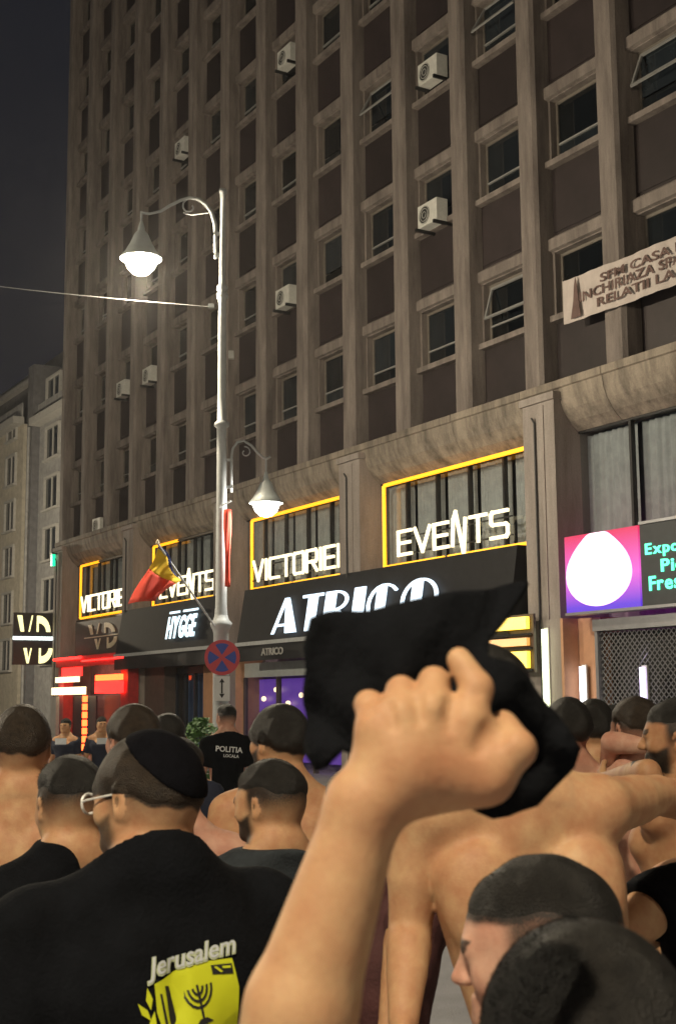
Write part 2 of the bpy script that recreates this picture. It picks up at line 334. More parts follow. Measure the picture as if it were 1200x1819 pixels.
def deco_word(parent, txt, x0, x1, z0, z1, y, m, depth=.06, gap=.12, clip=None, tilt=0.):
    tot = sum(DECO[c][0] for c in txt)+gap*(len(txt)-1); k = (x1-x0)/tot; x = x0
    for c in txt:
        mb = MB()
        for i, pl in enumerate(DECO[c][1]):
            if clip: pl = clip_poly(pl, clip[0], clip[1])
            if len(pl) < 3: continue
            q = [(x+p[0]*k, z0+p[1]*(z1-z0)) for p in pl]; n0 = len(mb.v)
            mb.prism(q, y-depth-i*.003, y)
            if tilt: mb.v[n0:] = [(a, b-tilt*(z1-c_), c_) for a, b, c_ in mb.v[n0:]]
        mb.build('letter', m, parent); x += (DECO[c][0]+gap)*k

# ------------------------------------------------------------------ ground
def sheet(name, pts, z, m): 
    me = bpy.data.meshes.new(name); me.from_pydata([(p[0], p[1], z) for p in pts], [], [tuple(range(len(pts)))]); me.update()
    return tag(link(name, me, m), None, None, kind='structure')
sheet('road', [(-600, -600), (600, -600), (600, 600), (-600, 600)], 0, 'road')
pv = empty('pavement', None, None, FW(0, 0), FROT); pv['kind'] = 'structure'
MB().box(-200, 120, -8.2, 14, -.05, .12).build('slab', 'pave', pv)
ks = MB().box(-99.995, -99.005, -8.4, -8.203, -.05, .125).build('kerb_stone', 'kerb', pv)
for i in range(1, 110): o = ks.copy(); C.objects.link(o); o.location.x = i*1.0

# ------------------------------------------------------------------ the tower
MOD, NB, NST = 2.266, 17, 9
xk = lambda k: -(46.59-MOD*k)
Z_LED, ST = 7.62, 3.06
tower = empty('tower_building', 'tall concrete office tower with vertical piers, brown spandrels and dark windows', 'building', FW(0, 0), FROT)
X0, X1 = xk(0), xk(NB)
ZTOP = Z_LED+.75+ST*NST+.3
core = MB().box(X0+.02, X1, 1.25, 15, 0, ZTOP).build('core_wall', 'brown', tower)
MB().box(X0+.02, X1, .66, 1.24, Z_LED-.3, ZTOP).build('facade_wall', 'brown', tower)
MB().box(X0-.2, X1+.2, -.15, 15.2, ZTOP+.003, ZTOP+.9).build('parapet', 'conc', tower)
PW = .52
pier_me = MB()
prof = [(0, .64), (0, 0), (.34, 0), (.37, -.045), (.46, -.045), (PW, .03), (PW, .64)]
n = len(prof); h = ZTOP-Z_LED
pier_me.add([(p[0], p[1], 0) for p in prof]+[(p[0], p[1], h) for p in prof], [tuple(range(n)), tuple(range(n, 2*n))]+[(i, (i+1) % n, n+(i+1) % n, n+i) for i in range(n)])
pme = pier_me.mesh('pier')
for k in range(NB+1): link('pier', pme, 'conc', tower, (xk(k), 0, Z_LED))
# window unit: precast surround, sill, timber frame, panes
WW = MOD-PW
sur = MB(); sur.box(0, WW, .20, .655, 1.34, 1.66)                      # lintel
sur.add([(0,.12,1.38),(WW,.12,1.38),(WW,.199,1.36),(0,.199,1.36),(0,.12,1.60),(WW,.12,1.60),(WW,.199,1.655),(0,.199,1.655)], [(3,2,1,0),(4,5,6,7),(0,1,5,4),(1,2,6,5),(2,3,7,6),(3,0,4,7)])
sur.box(0, .06, .22, .655, .09, 1.338); sur.box(WW-.06, WW, .22, .655, .09, 1.338)
sur.box(0, WW, .10, .655, -.03, .087)
sur = sur.mesh('surround')
wfr = MB()
for b in ((.062, .12, .36, .42, .09, 1.338), (WW-.12, WW-.062, .36, .42, .09, 1.338), (.12, WW-.12, .36, .42, 1.28, 1.338), (.12, WW-.12, .36, .42, .09, .15)): wfr.box(*b)
wfr = wfr.mesh('window_frame')
sash = MB().box(.12, WW-.12, .345, .415, .44, .475).mesh('transom')
pane_u = MB().box(.122, WW-.122, .385, .40, .476, 1.278).mesh('pane'); pane_l = MB().box(.122, WW-.122, .385, .40, .152, .438).mesh('pane')
spn = MB().box(0, WW, .26, .655, .09-ST+1.58, -.035); spn.box(.035, WW-.035, .24, .2585, 1.75-ST, -.10); spn = spn.mesh('spandrel')
zw = lambda j: 8.93+ST*j                                              # sill heights
for me_, m_ in ((sur, 'conc'), (wfr, 'wframe'), (sash, 'sash'), (pane_u, 'pane'), (pane_l, 'pane'), (spn, 'brown')): me_.materials.append(M[m_])
for k in range(NB):
    for j in range(NST):
        L0 = (xk(k)+PW, .11, zw(j))
        wn = link('window', sur, None, tower, L0)
        for nm, me in (('window_frame', wfr), ('pane', pane_u), ('pane', pane_l)): link(nm, me, None, wn)
        r = random.random()
        if r < .75: link('transom', sash, None, wn)
        link('spandrel', spn, None, tower, L0)
# open top-hung sashes seen as bright slanting frames
osash = MB()
for b in ((.17, WW-.17, -.02, .02, -.72, -.67), (.17, WW-.17, -.02, .02, -.05, 0), (.17, .22, -.02, .02, -.67, -.05), (WW-.22, WW-.17, -.02, .02, -.67, -.05)): osash.box(*b)
osash = osash.mesh('open_sash'); osash.materials.append(M['sash'])
def cell(px, py):
    x, z = fac(px, py, -.3); k = int((x-X0)//MOD); j = int(round((z-zw(0)-.7)/ST)); return k, j
for (px, py, a) in ((670, 180, 28), (880, 40, 30), (1165, 130, 22), (905, 600, 16)):
    k, j = cell(px, py); o = link('open_sash', osash, None, tower, (xk(k)+PW, .45, zw(j)+1.26)); o.rotation_euler[0] = -R(a)
# curved cornice, column shafts
cprof = [(.64, Z_LED-.003), (-.16, Z_LED-.003), (-.16, Z_LED-.14), (-.12, Z_LED-.16), (-.10, Z_LED-.34), (-.02, Z_LED-.55), (.12, Z_LED-.76), (.30, Z_LED-.92), (.64, Z_LED-.92)]
cor = MB().extrude_x(cprof, .006, MOD-.006).mesh('cornice_panel'); cor.materials.append(M['conc2'])
for k in range(NB): link('cornice_panel', cor, None, tower, (xk(k), 0, 0))
cb = MB(); cb.box(.18, 1.08, -.24, 1.2, 0, Z_LED-.36); cb.box(.13, 1.13, -.29, 1.2, Z_LED-.357, Z_LED-.22); cb.box(.76, .79, -.262, -.243, .1, Z_LED-.42)
cb = cb.mesh('column'); cb.materials.append(M['stone'])
pipe = MB().tube([(.55, -.272, .1), (.55, -.272, 6.9), (.53, -.32, 7.0)], .02, 8).mesh('downpipe'); pipe.materials.append(M['fan'])
cols = [k for k in (0, 3, 6, 9, 12, 15)]
for k in cols:
    c_ = link('column', cb, None, tower, (xk(k)+(.0 if k else .03), 0, 0)); link('downpipe', pipe, None, c_)
# mezzanine glazing: curtain, mullions, glass
Z_M0, Z_M1 = 4.74, 6.66
for b in range(5):
    xa, xb = xk(3*b)+1.0, xk(3*b+3); wd = xb-xa; npan = 5 if b < 4 else 4
    g = link('mezzanine_window', MB().box(xa, xb, .32, .40, Z_M0-.06, Z_M0).box(xa, xb, .32, .40, Z_M1+.003, Z_M1+.06).mesh('mezzanine_window'), 'black', tower)
    MB().box(xa, xb, 1.15, 1.245, Z_M0-.3, Z_M1+.3).build('back_wall', 'grey2', g)
    for i in range(npan+1):
        if 0 < i < npan or b == 4: MB().box(xa+wd*i/npan-.028, xa+wd*i/npan+.028, .30, .40, Z_M0, Z_M1).build('mullion', 'black', g)
    for i in range(npan):
        a, c_ = xa+wd*i/npan+.037, xa+wd*(i+1)/npan-.037
        MB().box(a, c_, .355, .365, Z_M0+.002, Z_M1-.002).build('pane', 'glass', g)
        cu = MB(); nn = 26
        vs = [(a+.03+(c_-a-.06)*q/nn, (.56)+.035*math.sin(q*1.9+b)+.015*math.sin(q*.7), z) for z in (Z_M0+.02, Z_M1-.02) for q in range(nn+1)]
        cu.add(vs, [(q, q+1, nn+2+q, nn+1+q) for q in range(nn)]); cu.build('curtain', 'curtain', g, smooth=True)
# ground floor walls behind the shop fronts
MB().box(X0+1.0, X1, .9, 1.22, 0, 4.2).build('ground_floor_wall', 'shop', tower)

# air conditioners on the sills
def ac_unit(px, py, label, sc_=1.0):
    k, j = cell(px, py); x, z = fac(px, py, -.05)
    x = min(max(x, xk(k)+PW+.48), xk(k+1)-.55)
    t = empty('air_conditioner', label, 'air conditioner', FW(x, z-.27, -.05), FROT, 'air conditioners on the tower')
    MB().box(-.36, .36, -.10, .18, .04, .54).build('casing', 'white', t)
    f = MB().add([(-.11+.20*math.cos(a*math.pi/12), -.106, .29+.20*math.sin(a*math.pi/12)) for a in range(24)]+[(-.11+.20*math.cos(a*math.pi/12), -.102, .29+.20*math.sin(a*math.pi/12)) for a in range(24)], [tuple(range(24)), tuple(range(47, 23, -1))]+[(i, (i+1) % 24, 24+(i+1) % 24, 24+i) for i in range(24)]).build('fan', 'fan', t)
    g = MB()
    for r_ in (.07, .14, .19): g.tube([(-.11+r_*math.cos(a*math.pi/8), -.112, .29+r_*math.sin(a*math.pi/8)) for a in range(17)], .006, 5, False)
    g.build('grille', 'white', f)
    MB().box(-.36, -.31, -.18, .5, -.03, .038).box(.31, .36, -.18, .5, -.03, .038).build('bracket', 'black', t)
for a in ((765, 128, 'white air conditioner on the upper of two sills in the same window column'), (765, 382, 'white air conditioner on the lower of two sills in the same window column'),
          (507, 530, 'white air conditioner on the sill between the lamp post and the EVENTS column'), (219, 692, 'white air conditioner below the wire, nearer the tower corner of two at one level'),
          (266, 668, 'white air conditioner below the wire, nearer the lamp post of two at one level'), (197, 928, 'small air conditioner just above the cornice over the neon frame nearest the tower corner'),
          (513, 100, 'small air conditioner high above the lamp post top'), (327, 262, 'small air conditioner above the lamp arm, high on the tower')): ac_unit(*a)

# banner on the facade
bx0, bz1 = fac(998, 500, .12); _, bz0 = fac(1000, 577, .12)
bt = empty('rental_banner', 'long white rental banner with dark lettering strung across the tower piers', 'banner', FW(bx0, bz0, .12), FROT)
bl, bh = 4.6, bz1-bz0; mb = MB(); nx = 40
vs = [(bl*i/nx, .02*math.sin(i*.55)+.012*math.sin(i*1.7)+d, bh*q+(-.04*math.sin(math.pi*i/nx))) for d in (0, .006) for q in (0, 1) for i in range(nx+1)]
m1 = nx+1
mb.add(vs, [(i, i+1, m1+i+1, m1+i) for i in range(nx)]+[(2*m1+i+1, 2*m1+i, 3*m1+i, 3*m1+i+1) for i in range(nx)]); cl = mb.build('cloth', 'banner', bt)
for (tx, a, b, z0, z1) in (('SFM CASA DE PIESE', 1.05, 4.3, .60, .80), ('INCHIRIAZA SPATII', .50, 3.4, .345, .56), ('RELATII LA TEL', .95, 3.6, .09, .29)):
    me = fit_mesh(text_mesh(tx, .02), a, b, z0*bh, z1*bh, -.045, -.040); link('lettering', me, 'inkbr', cl)
MB().prism([(.25,.03),(.52,.03),(.47,.35),(.44,.62),(.40,.80),(.36,.62),(.33,.35)], -.046, -.040).build('printed_bottle', 'inkbr', cl)
for x_ in (.02, bl-.02): MB().tube([(x_, .0, bh), (x_, .12, bh+.15)], .008, 5).build('tie_rope', 'black', bt)

# ------------------------------------------------------------------ neon frames and letters of the mezzanine
def neon_frame(b, label, full):
    xa, xb = fac((144, 272, 446, 681)[b], 990, -.16)[0], xk(3*b+3)-.06; t = empty('neon_frame', label, 'neon tube', FW(xa, Z_M0, -.16), FROT, 'neon outlines of the mezzanine windows')
    L = xb-xa; r = .045
    MB().tube([(r, 0, .03), (r, 0, Z_M1-Z_M0-.06)], r, 8).build('tube', 'yneon', t)
    e = L if full else L*.38
    MB().tube([(.075, 0, Z_M1-Z_M0-.05), (e, 0, Z_M1-Z_M0-.05)], r, 8).build('tube', 'yneon', t)
    MB().tube([(.075, 0, .03), (L*.44, 0, .03)], r*.9, 8).build('tube', 'yneon', t); MB().tube([(L*.47, 0, .03), (L, 0, .03)], r*.9, 8).build('tube', 'yneon', t)
    if not full: MB().tube([(e+.03, 0, Z_M1-Z_M0-.05), (L, 0, Z_M1-Z_M0-.05)], r*.7, 8).build('unlit_tube', 'wframe', t)
    for x_ in (.3, L*.5, L-.3): MB().box(x_-.02, x_+.02, .03, .1, .0, .06).build('clip', 'black', t)
neon_frame(0, 'yellow neon outline round the window above the brown panel with gold letters', False)
neon_frame(1, 'yellow neon outline round the window behind the tricolour flag', False)
neon_frame(2, 'yellow neon outline round the window behind the small bell lamp', True)
neon_frame(3, 'yellow neon outline round the window above the black waved shirt', True)
def word_sign(px0, px1, y0, y1, txt, label, sq=None):
    xa, za = fac(px0, y1, .05); xb, _ = fac(px1, y0, .05); _, zb = fac(px0, y0, .05)
    t = empty('letter_sign', label, 'sign', FW(xa, 4.92, .05), FROT, 'white window signs of the mezzanine')
    stroke_word(t, txt, .0, xb-xa, 0.02, .52, 0, 'wneon', .066, .05)
    MB().box(-.15, xb-xa+.1, .01, .03, .02, .05).box(-.15, xb-xa+.1, .01, .03, .38, .41).build('rail', 'black', t)
word_sign(709, 903, 945, 982, 'EVENTS', 'white illuminated EVENTS letters above the black waved shirt')
word_sign(452, 604, 1000, 1035, 'VICTORIEI', 'white illuminated VICTORIEI letters under the small bell lamp')
word_sign(146, 226, 1060, 1090, 'VICTORIEI', 'white illuminated VICTORIEI letters above the brown panel with gold letters')
word_sign(286, 381, 1030, 1060, 'EVENTS', 'white illuminated EVENTS letters partly behind the tricolour flag')

# ------------------------------------------------------------------ awnings and shop signs
def awning(b, xa, xb, label, out=.50):
    t = empty('shop_awning', label, 'awning', FW(xa, 3.3, 0), FROT, 'black shop awnings under the mezzanine')
    L = xb-xa
    MB().extrude_x([(.1, 1.40), (-.27, 1.40), (-out, .03), (-out, 0), (.1, 0)], 0, L).build('canopy', 'awning', t)
    MB().box(-.02, L+.02, -out-.05, -out-.002, -.06, .035).build('front_rail', 'pole', t)
    vm = MB(); nn = 24
    vs = [(L*i/nn, -out-.025+.012*math.sin(i*1.3)+d, z) for d in (0, .006) for z in (-.45, -.062) for i in range(nn+1)]; q = nn+1
    vm.add(vs, [(i, i+1, q+i+1, q+i) for i in range(nn)]+[(2*q+i+1, 2*q+i, 3*q+i, 3*q+i+1) for i in range(nn)]).build('valance', 'awning', t)
    return t, L
xa3 = fac(430, 1100, .35)[0]; xb3 = xk(12)-.05
aw, L3 = awning(2, xa3, xb3, 'black sloping awning carrying the tall white ATRICO letters')
sg = empty('letter_sign', 'tall cool-white deco letters reading ATRICO on the black awning', 'sign', FW(0, 3.3, 0), FROT)
la, lb = fac(486, 1130, .5)[0], fac(776, 1050, .5)[0]
deco_word(sg, 'ATRICO', la, lb, .16, 1.02, -.50, 'cneon', .05, .10)
for o in sg.children:                                   # lean the letters with the awning's slope
    a = np.array([v.co[:] for v in o.data.vertices]); a[:, 1] += (a[:, 2]-.16)*.168-.04; o.data.vertices.foreach_set('co', a.ravel()); o.data.update()
me = fit_mesh(text_mesh('ATRICO', .015), fac(449, 1168, .8)[0]-xa3, fac(487, 1168, .8)[0]-xa3, -.34, -.16, -.575, -.555); link('valance_lettering', me, 'trim', aw)
xa2 = xk(3)+.0; xb2 = xk(6)+1.0
aw2, L2 = awning(1, xk(3)+.35, xb2-.1, 'black sloping awning carrying the small white HYGGE lettering', .50)
sg2 = empty('letter_sign', 'white condensed letters reading HYGGE with short bars above them', 'sign', FW(0, 3.3, 0), FROT)
ha, hb = fac(295, 1120, .5)[0], fac(345, 1120, .5)[0]
letters(sg2, 'HYGGE', ha, hb, .33, .98, -.50, -.47, 'hneon', .03)
MB().box(ha+.02, ha+.72, -.50, -.47, 1.06, 1.12).box(ha+.98, hb, -.50, -.47, 1.06, 1.12).build('bar', 'hneon', sg2)
for o in sg2.children:
    a = np.array([v.co[:] for v in o.data.vertices]); a[:, 1] += (a[:, 2]-.33)*.168-.03; o.data.vertices.foreach_set('co', a.ravel()); o.data.update()
# brown panel with split gold letters
va, vb = fac(133, 1110, .3)[0], fac(222, 1110, .3)[0]
vp = empty('sign_panel', 'brown fascia panel with gold split letters over the red entrance', 'sign', FW(va, 3.42, .27), FROT)
VL = vb-va
MB().box(0, VL, 0, .5, 0, 1.15).build('panel', 'panelbrown', vp)
MB().box(VL*.2, VL*.86, -.02, -.003, .56, .59).build('line', 'gold', vp)
deco_word(vp, 'VD', VL*.28, VL*.82, .30, 1.0, -.003, 'gold', .02, .3, (.52, True))
deco_word(vp, 'VD', VL*.36, VL*.86, .16, .86, -.003, 'gold', .02, .3, (.50, False))
# blade sign at the corner
bs = empty('blade_sign', 'glowing yellow-white split-letter blade sign projecting from the tower corner', 'sign', FW(xk(0)+.1, 3.2, .12), FROT)
bs2 = empty('blade', None, None); bs2.parent = bs; bs2.rotation_euler[2] = R(-90); bs2.location = (0, 0, 0)
def turned(mb, name, m):                                 # x along the blade (towards the street), y thickness
    mb.v = [(v_[1], -v_[0], v_[2]) for v_ in mb.v]; return mb.build(name, m, bs)
bpy.data.objects.remove(bs2)
turned(MB().box(.05, 1.55, .0, .10, .0, 1.85), 'casing', 'black')
for (tx, z0, z1, c0, x0_) in (('VD', .55, 1.75, (.52, True), .0), ('VD', .05, 1.2, (.47, False), -.1)):
    k_ = 1.2; xx = 1.42+x0_
    for ch in tx:
        mb = MB()
        for i, pl in enumerate(DECO[ch][1]):
            pl = clip_poly(pl, c0[0], c0[1])
            if len(pl) >= 3: mb.prism([(xx-p[0]*.66, z0+p[1]*(z1-z0)) for p in pl], .10, .14+.003*i)
        turned(mb, 'letter', 'vdneon'); xx -= (DECO[ch][0]+.15)*.68
turned(MB().box(.02, 1.56, .10, .16, .88, 1.0), 'bar', 'vdbar')
# green lamp on the corner
gx, gz = fac(104, 998, .2)
gl = empty('corner_lamp', 'small green lamp glowing on the tower corner beside the cornice', 'lamp', FW(gx-.12, gz-.15, .30), FROT)
MB().box(-.09, .09, -.12, 0, 0, .42).build('glowing_body', 'gneon', gl); MB().box(-.12, .12, -.14, .1, .42, .47).build('cap', 'black', gl)

# red entrance
re_ = empty('red_entrance', 'bar entrance lit by red neon under the gold-lettered panel', 'entrance', FW(fac(92, 1200, .62)[0], .12, .62), FROT)
RL = fac(214, 1200, .62)[0]-fac(92, 1200, .62)[0]
MB().box(0, .55, .25, .6, 0, 3.25).build('side_panel', 'redwall', re_); MB().box(RL-.6, RL, .25, .6, 0, 3.25).build('side_panel', 'redwall', re_)
MB().box(0, RL, .15, .6, 2.95, 3.28).build('lintel', 'redwall', re_)
MB().tube([(.0, .08, 3.22), (RL*.42, .08, 3.22)], .05).build('neon_tube', 'rneon', re_)
MB().tube([(RL*.42+.1, .08, 3.10), (RL, .08, 3.10)], .03).build('neon_tube', 'rneon', re_)
MB().box(.35, 2.5, .02, .14, 2.42, 2.60).build('light_strip', 'wstrip', re_); MB().box(.02, .85, .0, .12, 2.0, 2.25).build('light_strip', 'wstrip', re_)
MB().box(1.0, 3.2, .0, .12, 2.0, 2.25).build('light_strip', 'wstrip', re_); MB().box(4.3, RL-.1, .02, .14, 2.42, 2.60).build('light_strip', 'rneon2', re_)
MB().box(.6, 2.6, .16, .2, 2.62, 2.92).build('neon_panel', 'rneon', re_); MB().box(3.9, RL-.2, .16, .2, 2.02, 2.40).build('neon_panel', 'rneon', re_)
for i in range(7): MB().tube([(3.3, .05, 1.95-.26*i), (3.3, .05, 1.95-.26*i-.2)], .09).build('neon_tube', 'rneon2', re_)
MB().box(.9, 3.1, .5, .56, 0, 1.95).build('door', 'door', re_); MB().box(3.9, RL-.5, .5, .56, 0, 1.95).build('door', 'door', re_)
MB().box(.0, .6, -.02, .1, .0, 1.95).build('menu_board', 'trim', re_)
# second shop front
s2 = empty('storefront', 'glazed shop front with dark framed doors under the HYGGE awning', 'shop front', FW(xk(3)+1.0, .12, 0), FROT)
S2 = xk(6)-xk(3)-1.0
MB().box(0, S2*.28, .2, .8, 0, 3.2).build('wall', 'panelbrown', s2)
MB().box(S2*.28, S2*.75, .60, .66, 2.55, 2.75).build('door_head', 'door', s2)
for i in range(5): MB().box(S2*(.28+.1175*i)-.05, S2*(.28+.1175*i)+.05, .56, .66, 0, 2.547).build('door_post', 'door', s2)
for i in range(4): MB().box(S2*(.28+.1175*i)+.052, S2*(.28+.1175*(i+1))-.052, .6, .61, .1, 2.5).build('pane', 'glass', s2)
MB().box(S2*.3, S2*.74, .82, .88, .3, 2.6).build('blind', 'bluecloth', s2)
MB().box(S2*.76, S2, .2, .8, 0, 3.2).build('wall', 'orange', s2)
# third shop: violet window between orange walls
s3 = empty('storefront', 'violet lit shop window between orange walls under the ATRICO awning', 'shop front', FW(xk(6)+1.0, .12, 0), FROT)
S3 = xk(9)-xk(6)-1.0
MB().box(.0, .1, .0, .8, 0, 3.1).build('wall', 'orange', s3)
MB().box(.1, S3, .25, .31, 2.35, 2.72).build('fascia', 'shade', s3)
for i in range(4): MB().box(.1+(S3-.1)*i/3-.04+(.04 if i == 0 else 0), .1+(S3-.1)*i/3+.04, .22, .34, 0, 2.345).build('post', 'panelbrown', s3)
for i in range(3): MB().box(.15+(S3-.1)*i/3, .05+(S3-.1)*(i+1)/3, .28, .29, .1, 2.34).build('pane', 'glass', s3)
MB().box(.1, S3, .7, .78, .2, 2.3).build('lit_back_panel', 'purple', s3)
for x_, z_ in ((.55, 1.72), (1.25, 1.95), (1.9, 1.6), (2.6, 1.8)): MB().lathe([(0, 0), (.05, .02), (.07, .07), (.05, .12), (0, .14)], (x_, .6, z_), 10).build('small_lamp', 'wstrip', s3)
oc = empty('orange_pier', 'orange rendered wall pier beside the no-stopping sign', 'wall', FW(xk(6), .12, .27), FROT)
MB().box(.17, 1.09, 0, .025, 0, 3.0).build('render_coat', 'orange', oc)
# yellow light boxes of the fourth bay
ys = empty('menu_lightbox', 'yellow backlit menu boards glowing beneath the awning beside the stone column', 'sign', FW(xk(12)-1.95, 2.32, .60), FROT)
for z0, z1, a, b, mm in ((.78, 1.0, .2, 1.35, 'ysign2'), (.78, 1.0, 1.4, 2.5, 'ysign'), (.48, .62, .3, 2.5, 'ysign2'), (.08, .38, 0, .9, 'ysign'), (.08, .38, .95, 2.5, 'ysign')):
    MB().box(a, b, 0, .08, z0, z1).build('lightbox', mm, ys)
for z_ in (.04, .43, .68): MB().box(-.05, 2.55, .02, .10, z_-.02, z_+.02).build('rail', 'black', ys)
MB().box(-.1, 2.58, .11, .16, .0, 1.05).build('backing', 'panelbrown', ys)
# ground floor cladding of the column and the side wall, tube lights
kk = xk(12)
ow = empty('orange_pier', 'orange clad pier between the tube lights and the roller shutter', 'wall', FW(kk, .12, .26), FROT)
MB().box(.17, 1.09, 0, .018, 0, 3.14).build('face_cladding', 'stone', ow); MB().box(1.10, 1.75, .35, .8, 0, 3.14).build('side_cladding', 'orange', ow); MB().box(1.093, 1.16, 0, .345, 0, 3.14).build('corner_cladding', 'orange', ow)
def tube_light(px, y0, y1, off, m, label):
    x, z1 = fac(px, y0, off); t = empty('tube_light', label, 'lamp', FW(x, 1.0, off), FROT, 'vertical tube lights by the shutter')
    MB().tube([(0, 0, .02), (0, 0, z1-1.0)], .045, 10).build('tube', m, t); MB().box(-.06, .06, .05, .09, 0, z1-.97).build('holder', 'white', t)
tube_light(965, 1118, 0, .34, 'tubeg', 'tall greenish vertical tube light on the stone column'); tube_light(1032, 1184, 0, .05, 'tubew', 'shorter white vertical tube light on the orange wall')
tube_light(1139, 1185, 0, .12, 'tubep', 'violet vertical tube light in front of the mesh shutter')
# roller shutter with diamond mesh
rs = empty('roller_shutter', 'closed mesh roller shutter under the green LED panel', 'shutter', FW(kk+1.78, .12, .0), FROT)
RW = 5.2
MB().box(0, RW, -.12, .2, 2.88, 3.08).build('shutter_box', 'steel', rs); MB().box(0, .07, -.08, .06, 0, 2.877).build('guide_rail', 'steel', rs)
MB().box(0, RW, .30, .36, 0, 2.87).build('dark_back', 'black', rs)
mesh_ = MB(); st = .115
for i in range(int(RW/st)+30):
    for sgn in (1, -1):
        x0_, x1_ = (i*st-2.9, i*st) if sgn > 0 else (i*st, i*st-2.9)
        pts = [(x0_, 0.0), (x1_, 2.87)]
        (ax, az), (bx, bz) = pts
        def clipx(xx):
            t_ = (xx-ax)/(bx-ax); return az+(bz-az)*t_
        lo, hi = max(min(ax, bx), .07), min(max(ax, bx), RW)
        if hi <= lo: continue
        P0, P1 = (lo, clipx(lo)), (hi, clipx(hi)); mesh_.tube([(P0[0], -.005*sgn, P0[1]), (P1[0], -.005*sgn, P1[1])], .011, 4, False)
tag(mesh_.build('mesh_grid', 'steel', rs), None, None, kind='stuff')
# LED panel
lp = empty('led_panel', 'electronic shop panel with white egg on pink and green lettering', 'sign', FW(fac(1003, 958, .4)[0], 3.33, .4), FROT)
PWD = fac(1133, 935, .4)[0]-fac(1003, 958, .4)[0]; PH = 1.33
MB().box(PWD+.02, 6.2, 0, .25, 0, PH).build('panel', 'ledpanel', lp)
MB().box(-.03, 6.2, -.03, .25, -.05, -.003).build('lower_rail', 'steel', lp); MB().box(PWD+.02, 6.2, -.03, .25, PH+.003, PH+.05).build('upper_rail', 'steel', lp)
m, t_, b_ = newmat('screen_pink_violet'); tc = t_.nodes.new('ShaderNodeTexCoord'); sx = t_.nodes.new('ShaderNodeSeparateXYZ'); t_.links.new(tc.outputs['Generated'], sx.inputs[0])
rp = t_.nodes.new('ShaderNodeValToRGB'); e = rp.color_ramp.elements; e[0].color = (.12, .05, .75, 1); e[1].color = (.85, .03, .10, 1); e[0].position = .05; e.new(.45).color = (.95, .16, .75, 1)
t_.links.new(sx.outputs[2], rp.inputs[0]); t_.links.new(rp.outputs[0], b_.inputs['Emission Color']); b_.inputs['Emission Strength'].default_value = 1.0; b_.inputs['Base Color'].default_value = (.05, .02, .05, 1)
scn = MB().box(0, PWD, -.02, .25, 0, PH).build('screen', m, lp)
egg = [(PWD*.46+PWD*(.42 if math.sin(a) < 0 else .42-.20*math.sin(a)**2.2)*math.cos(a), PH*.46+(PH*.39 if math.sin(a) < 0 else PH*.57)*math.sin(a)) for a in [2*math.pi*i/48 for i in range(48)]]
egg = [(x, min(z, PH-.012)) for x, z in egg]
egg2 = [(PWD*.46+(x-PWD*.46)*1.07, min(PH-.004, PH*.46+(z-PH*.46)*1.05)) for x, z in egg]
M['ring'] = emit('screen_pale_pink', (1, .55, .95), 1.3)
MB().prism(egg2, -.024, -.0205).build('egg_edge', 'ring', scn); MB().prism(egg, -.029, -.0245).build('egg', 'ledwhite', scn)
def ledtext(tx, px0, px1, y0, y1):
    a, z1 = fac(px0, y0, .43); b, _ = fac(px1, y0, .43); _, z0 = fac(px0, y1, .43); o = lp.location; x00 = fac(1003, 958, .4)[0]
    letters(lp, tx, a-x00, b-x00, z0-3.33, z1-3.33, -.02, -.004, 'led', .02)
ledtext('Expo', 1143, 1203, 966, 992); ledtext('Pie', 1171, 1212, 993, 1016); ledtext('Fres', 1150, 1205, 1024, 1050)

# ------------------------------------------------------------------ older buildings further up the street
FD2 = FD*1.55
def far_block(xa, xb, label, wall, ztop, zs, wins, nst, stz, side_dark=False, attic=True):
    t = empty('old_building', label, 'building', FW(xa, 0, 0, FD2), FROT); L = xb-xa
    MB().box(0, L, .35, 12, 0, ztop).build('wall', wall, t)
    MB().box(-.0, L, -.35, .35, ztop+.003, ztop+.45).build('cornice', 'trim', t)
    if attic:
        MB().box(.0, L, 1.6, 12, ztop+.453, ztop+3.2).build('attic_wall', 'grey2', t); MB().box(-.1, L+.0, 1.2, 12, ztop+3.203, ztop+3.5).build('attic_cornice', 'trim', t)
        MB().box(.0, L, .2, .28, ztop+.46, ztop+1.35).build('balustrade', 'grey', t)
    for (wx, ww) in wins:
        for j in range(nst):
            z = zs+stz*j; wn = MB()
            for bb in ((wx-.14, wx, .2, .45, z-.1, z+1.9), (wx+ww, wx+ww+.14, .2, .45, z-.1, z+1.9), (wx, wx+ww, .2, .45, z+1.75, z+1.9), (wx-.2, wx+ww+.2, .1, .45, z-.22, z-.103), (wx+ww/2-.06, wx+ww/2+.06, .28, .45, z-.1, z+1.748)): wn.box(*bb)
            wn = wn.build('window', 'trim', t)
            for s_ in (0, 1): MB().box(wx+.003+s_*(ww/2+.057), wx+ww/2-.063+s_*(ww/2+.06), .335, .349, z-.1, z+1.745).build('pane', 'pane', wn)
    return t
x108 = fac(112, 900, 0, FD2)[0]; x62 = fac(58, 900, 0, FD2)[0]; x45 = fac(33, 900, 0, FD2)[0]
zt2 = fac(100, 735, 0, FD2)[1]
b2 = far_block(x62, x108+6, 'grey old building with paired windows between the tower and the cream house', 'grey', zt2, 4.2, [(1.5, 2.3), (5.6, 2.3), (9, 2.2)], 6, 3.02)
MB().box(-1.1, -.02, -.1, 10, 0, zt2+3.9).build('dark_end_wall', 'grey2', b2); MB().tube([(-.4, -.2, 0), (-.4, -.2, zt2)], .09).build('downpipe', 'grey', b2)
zt3 = fac(20, 760, 0, FD2)[1]
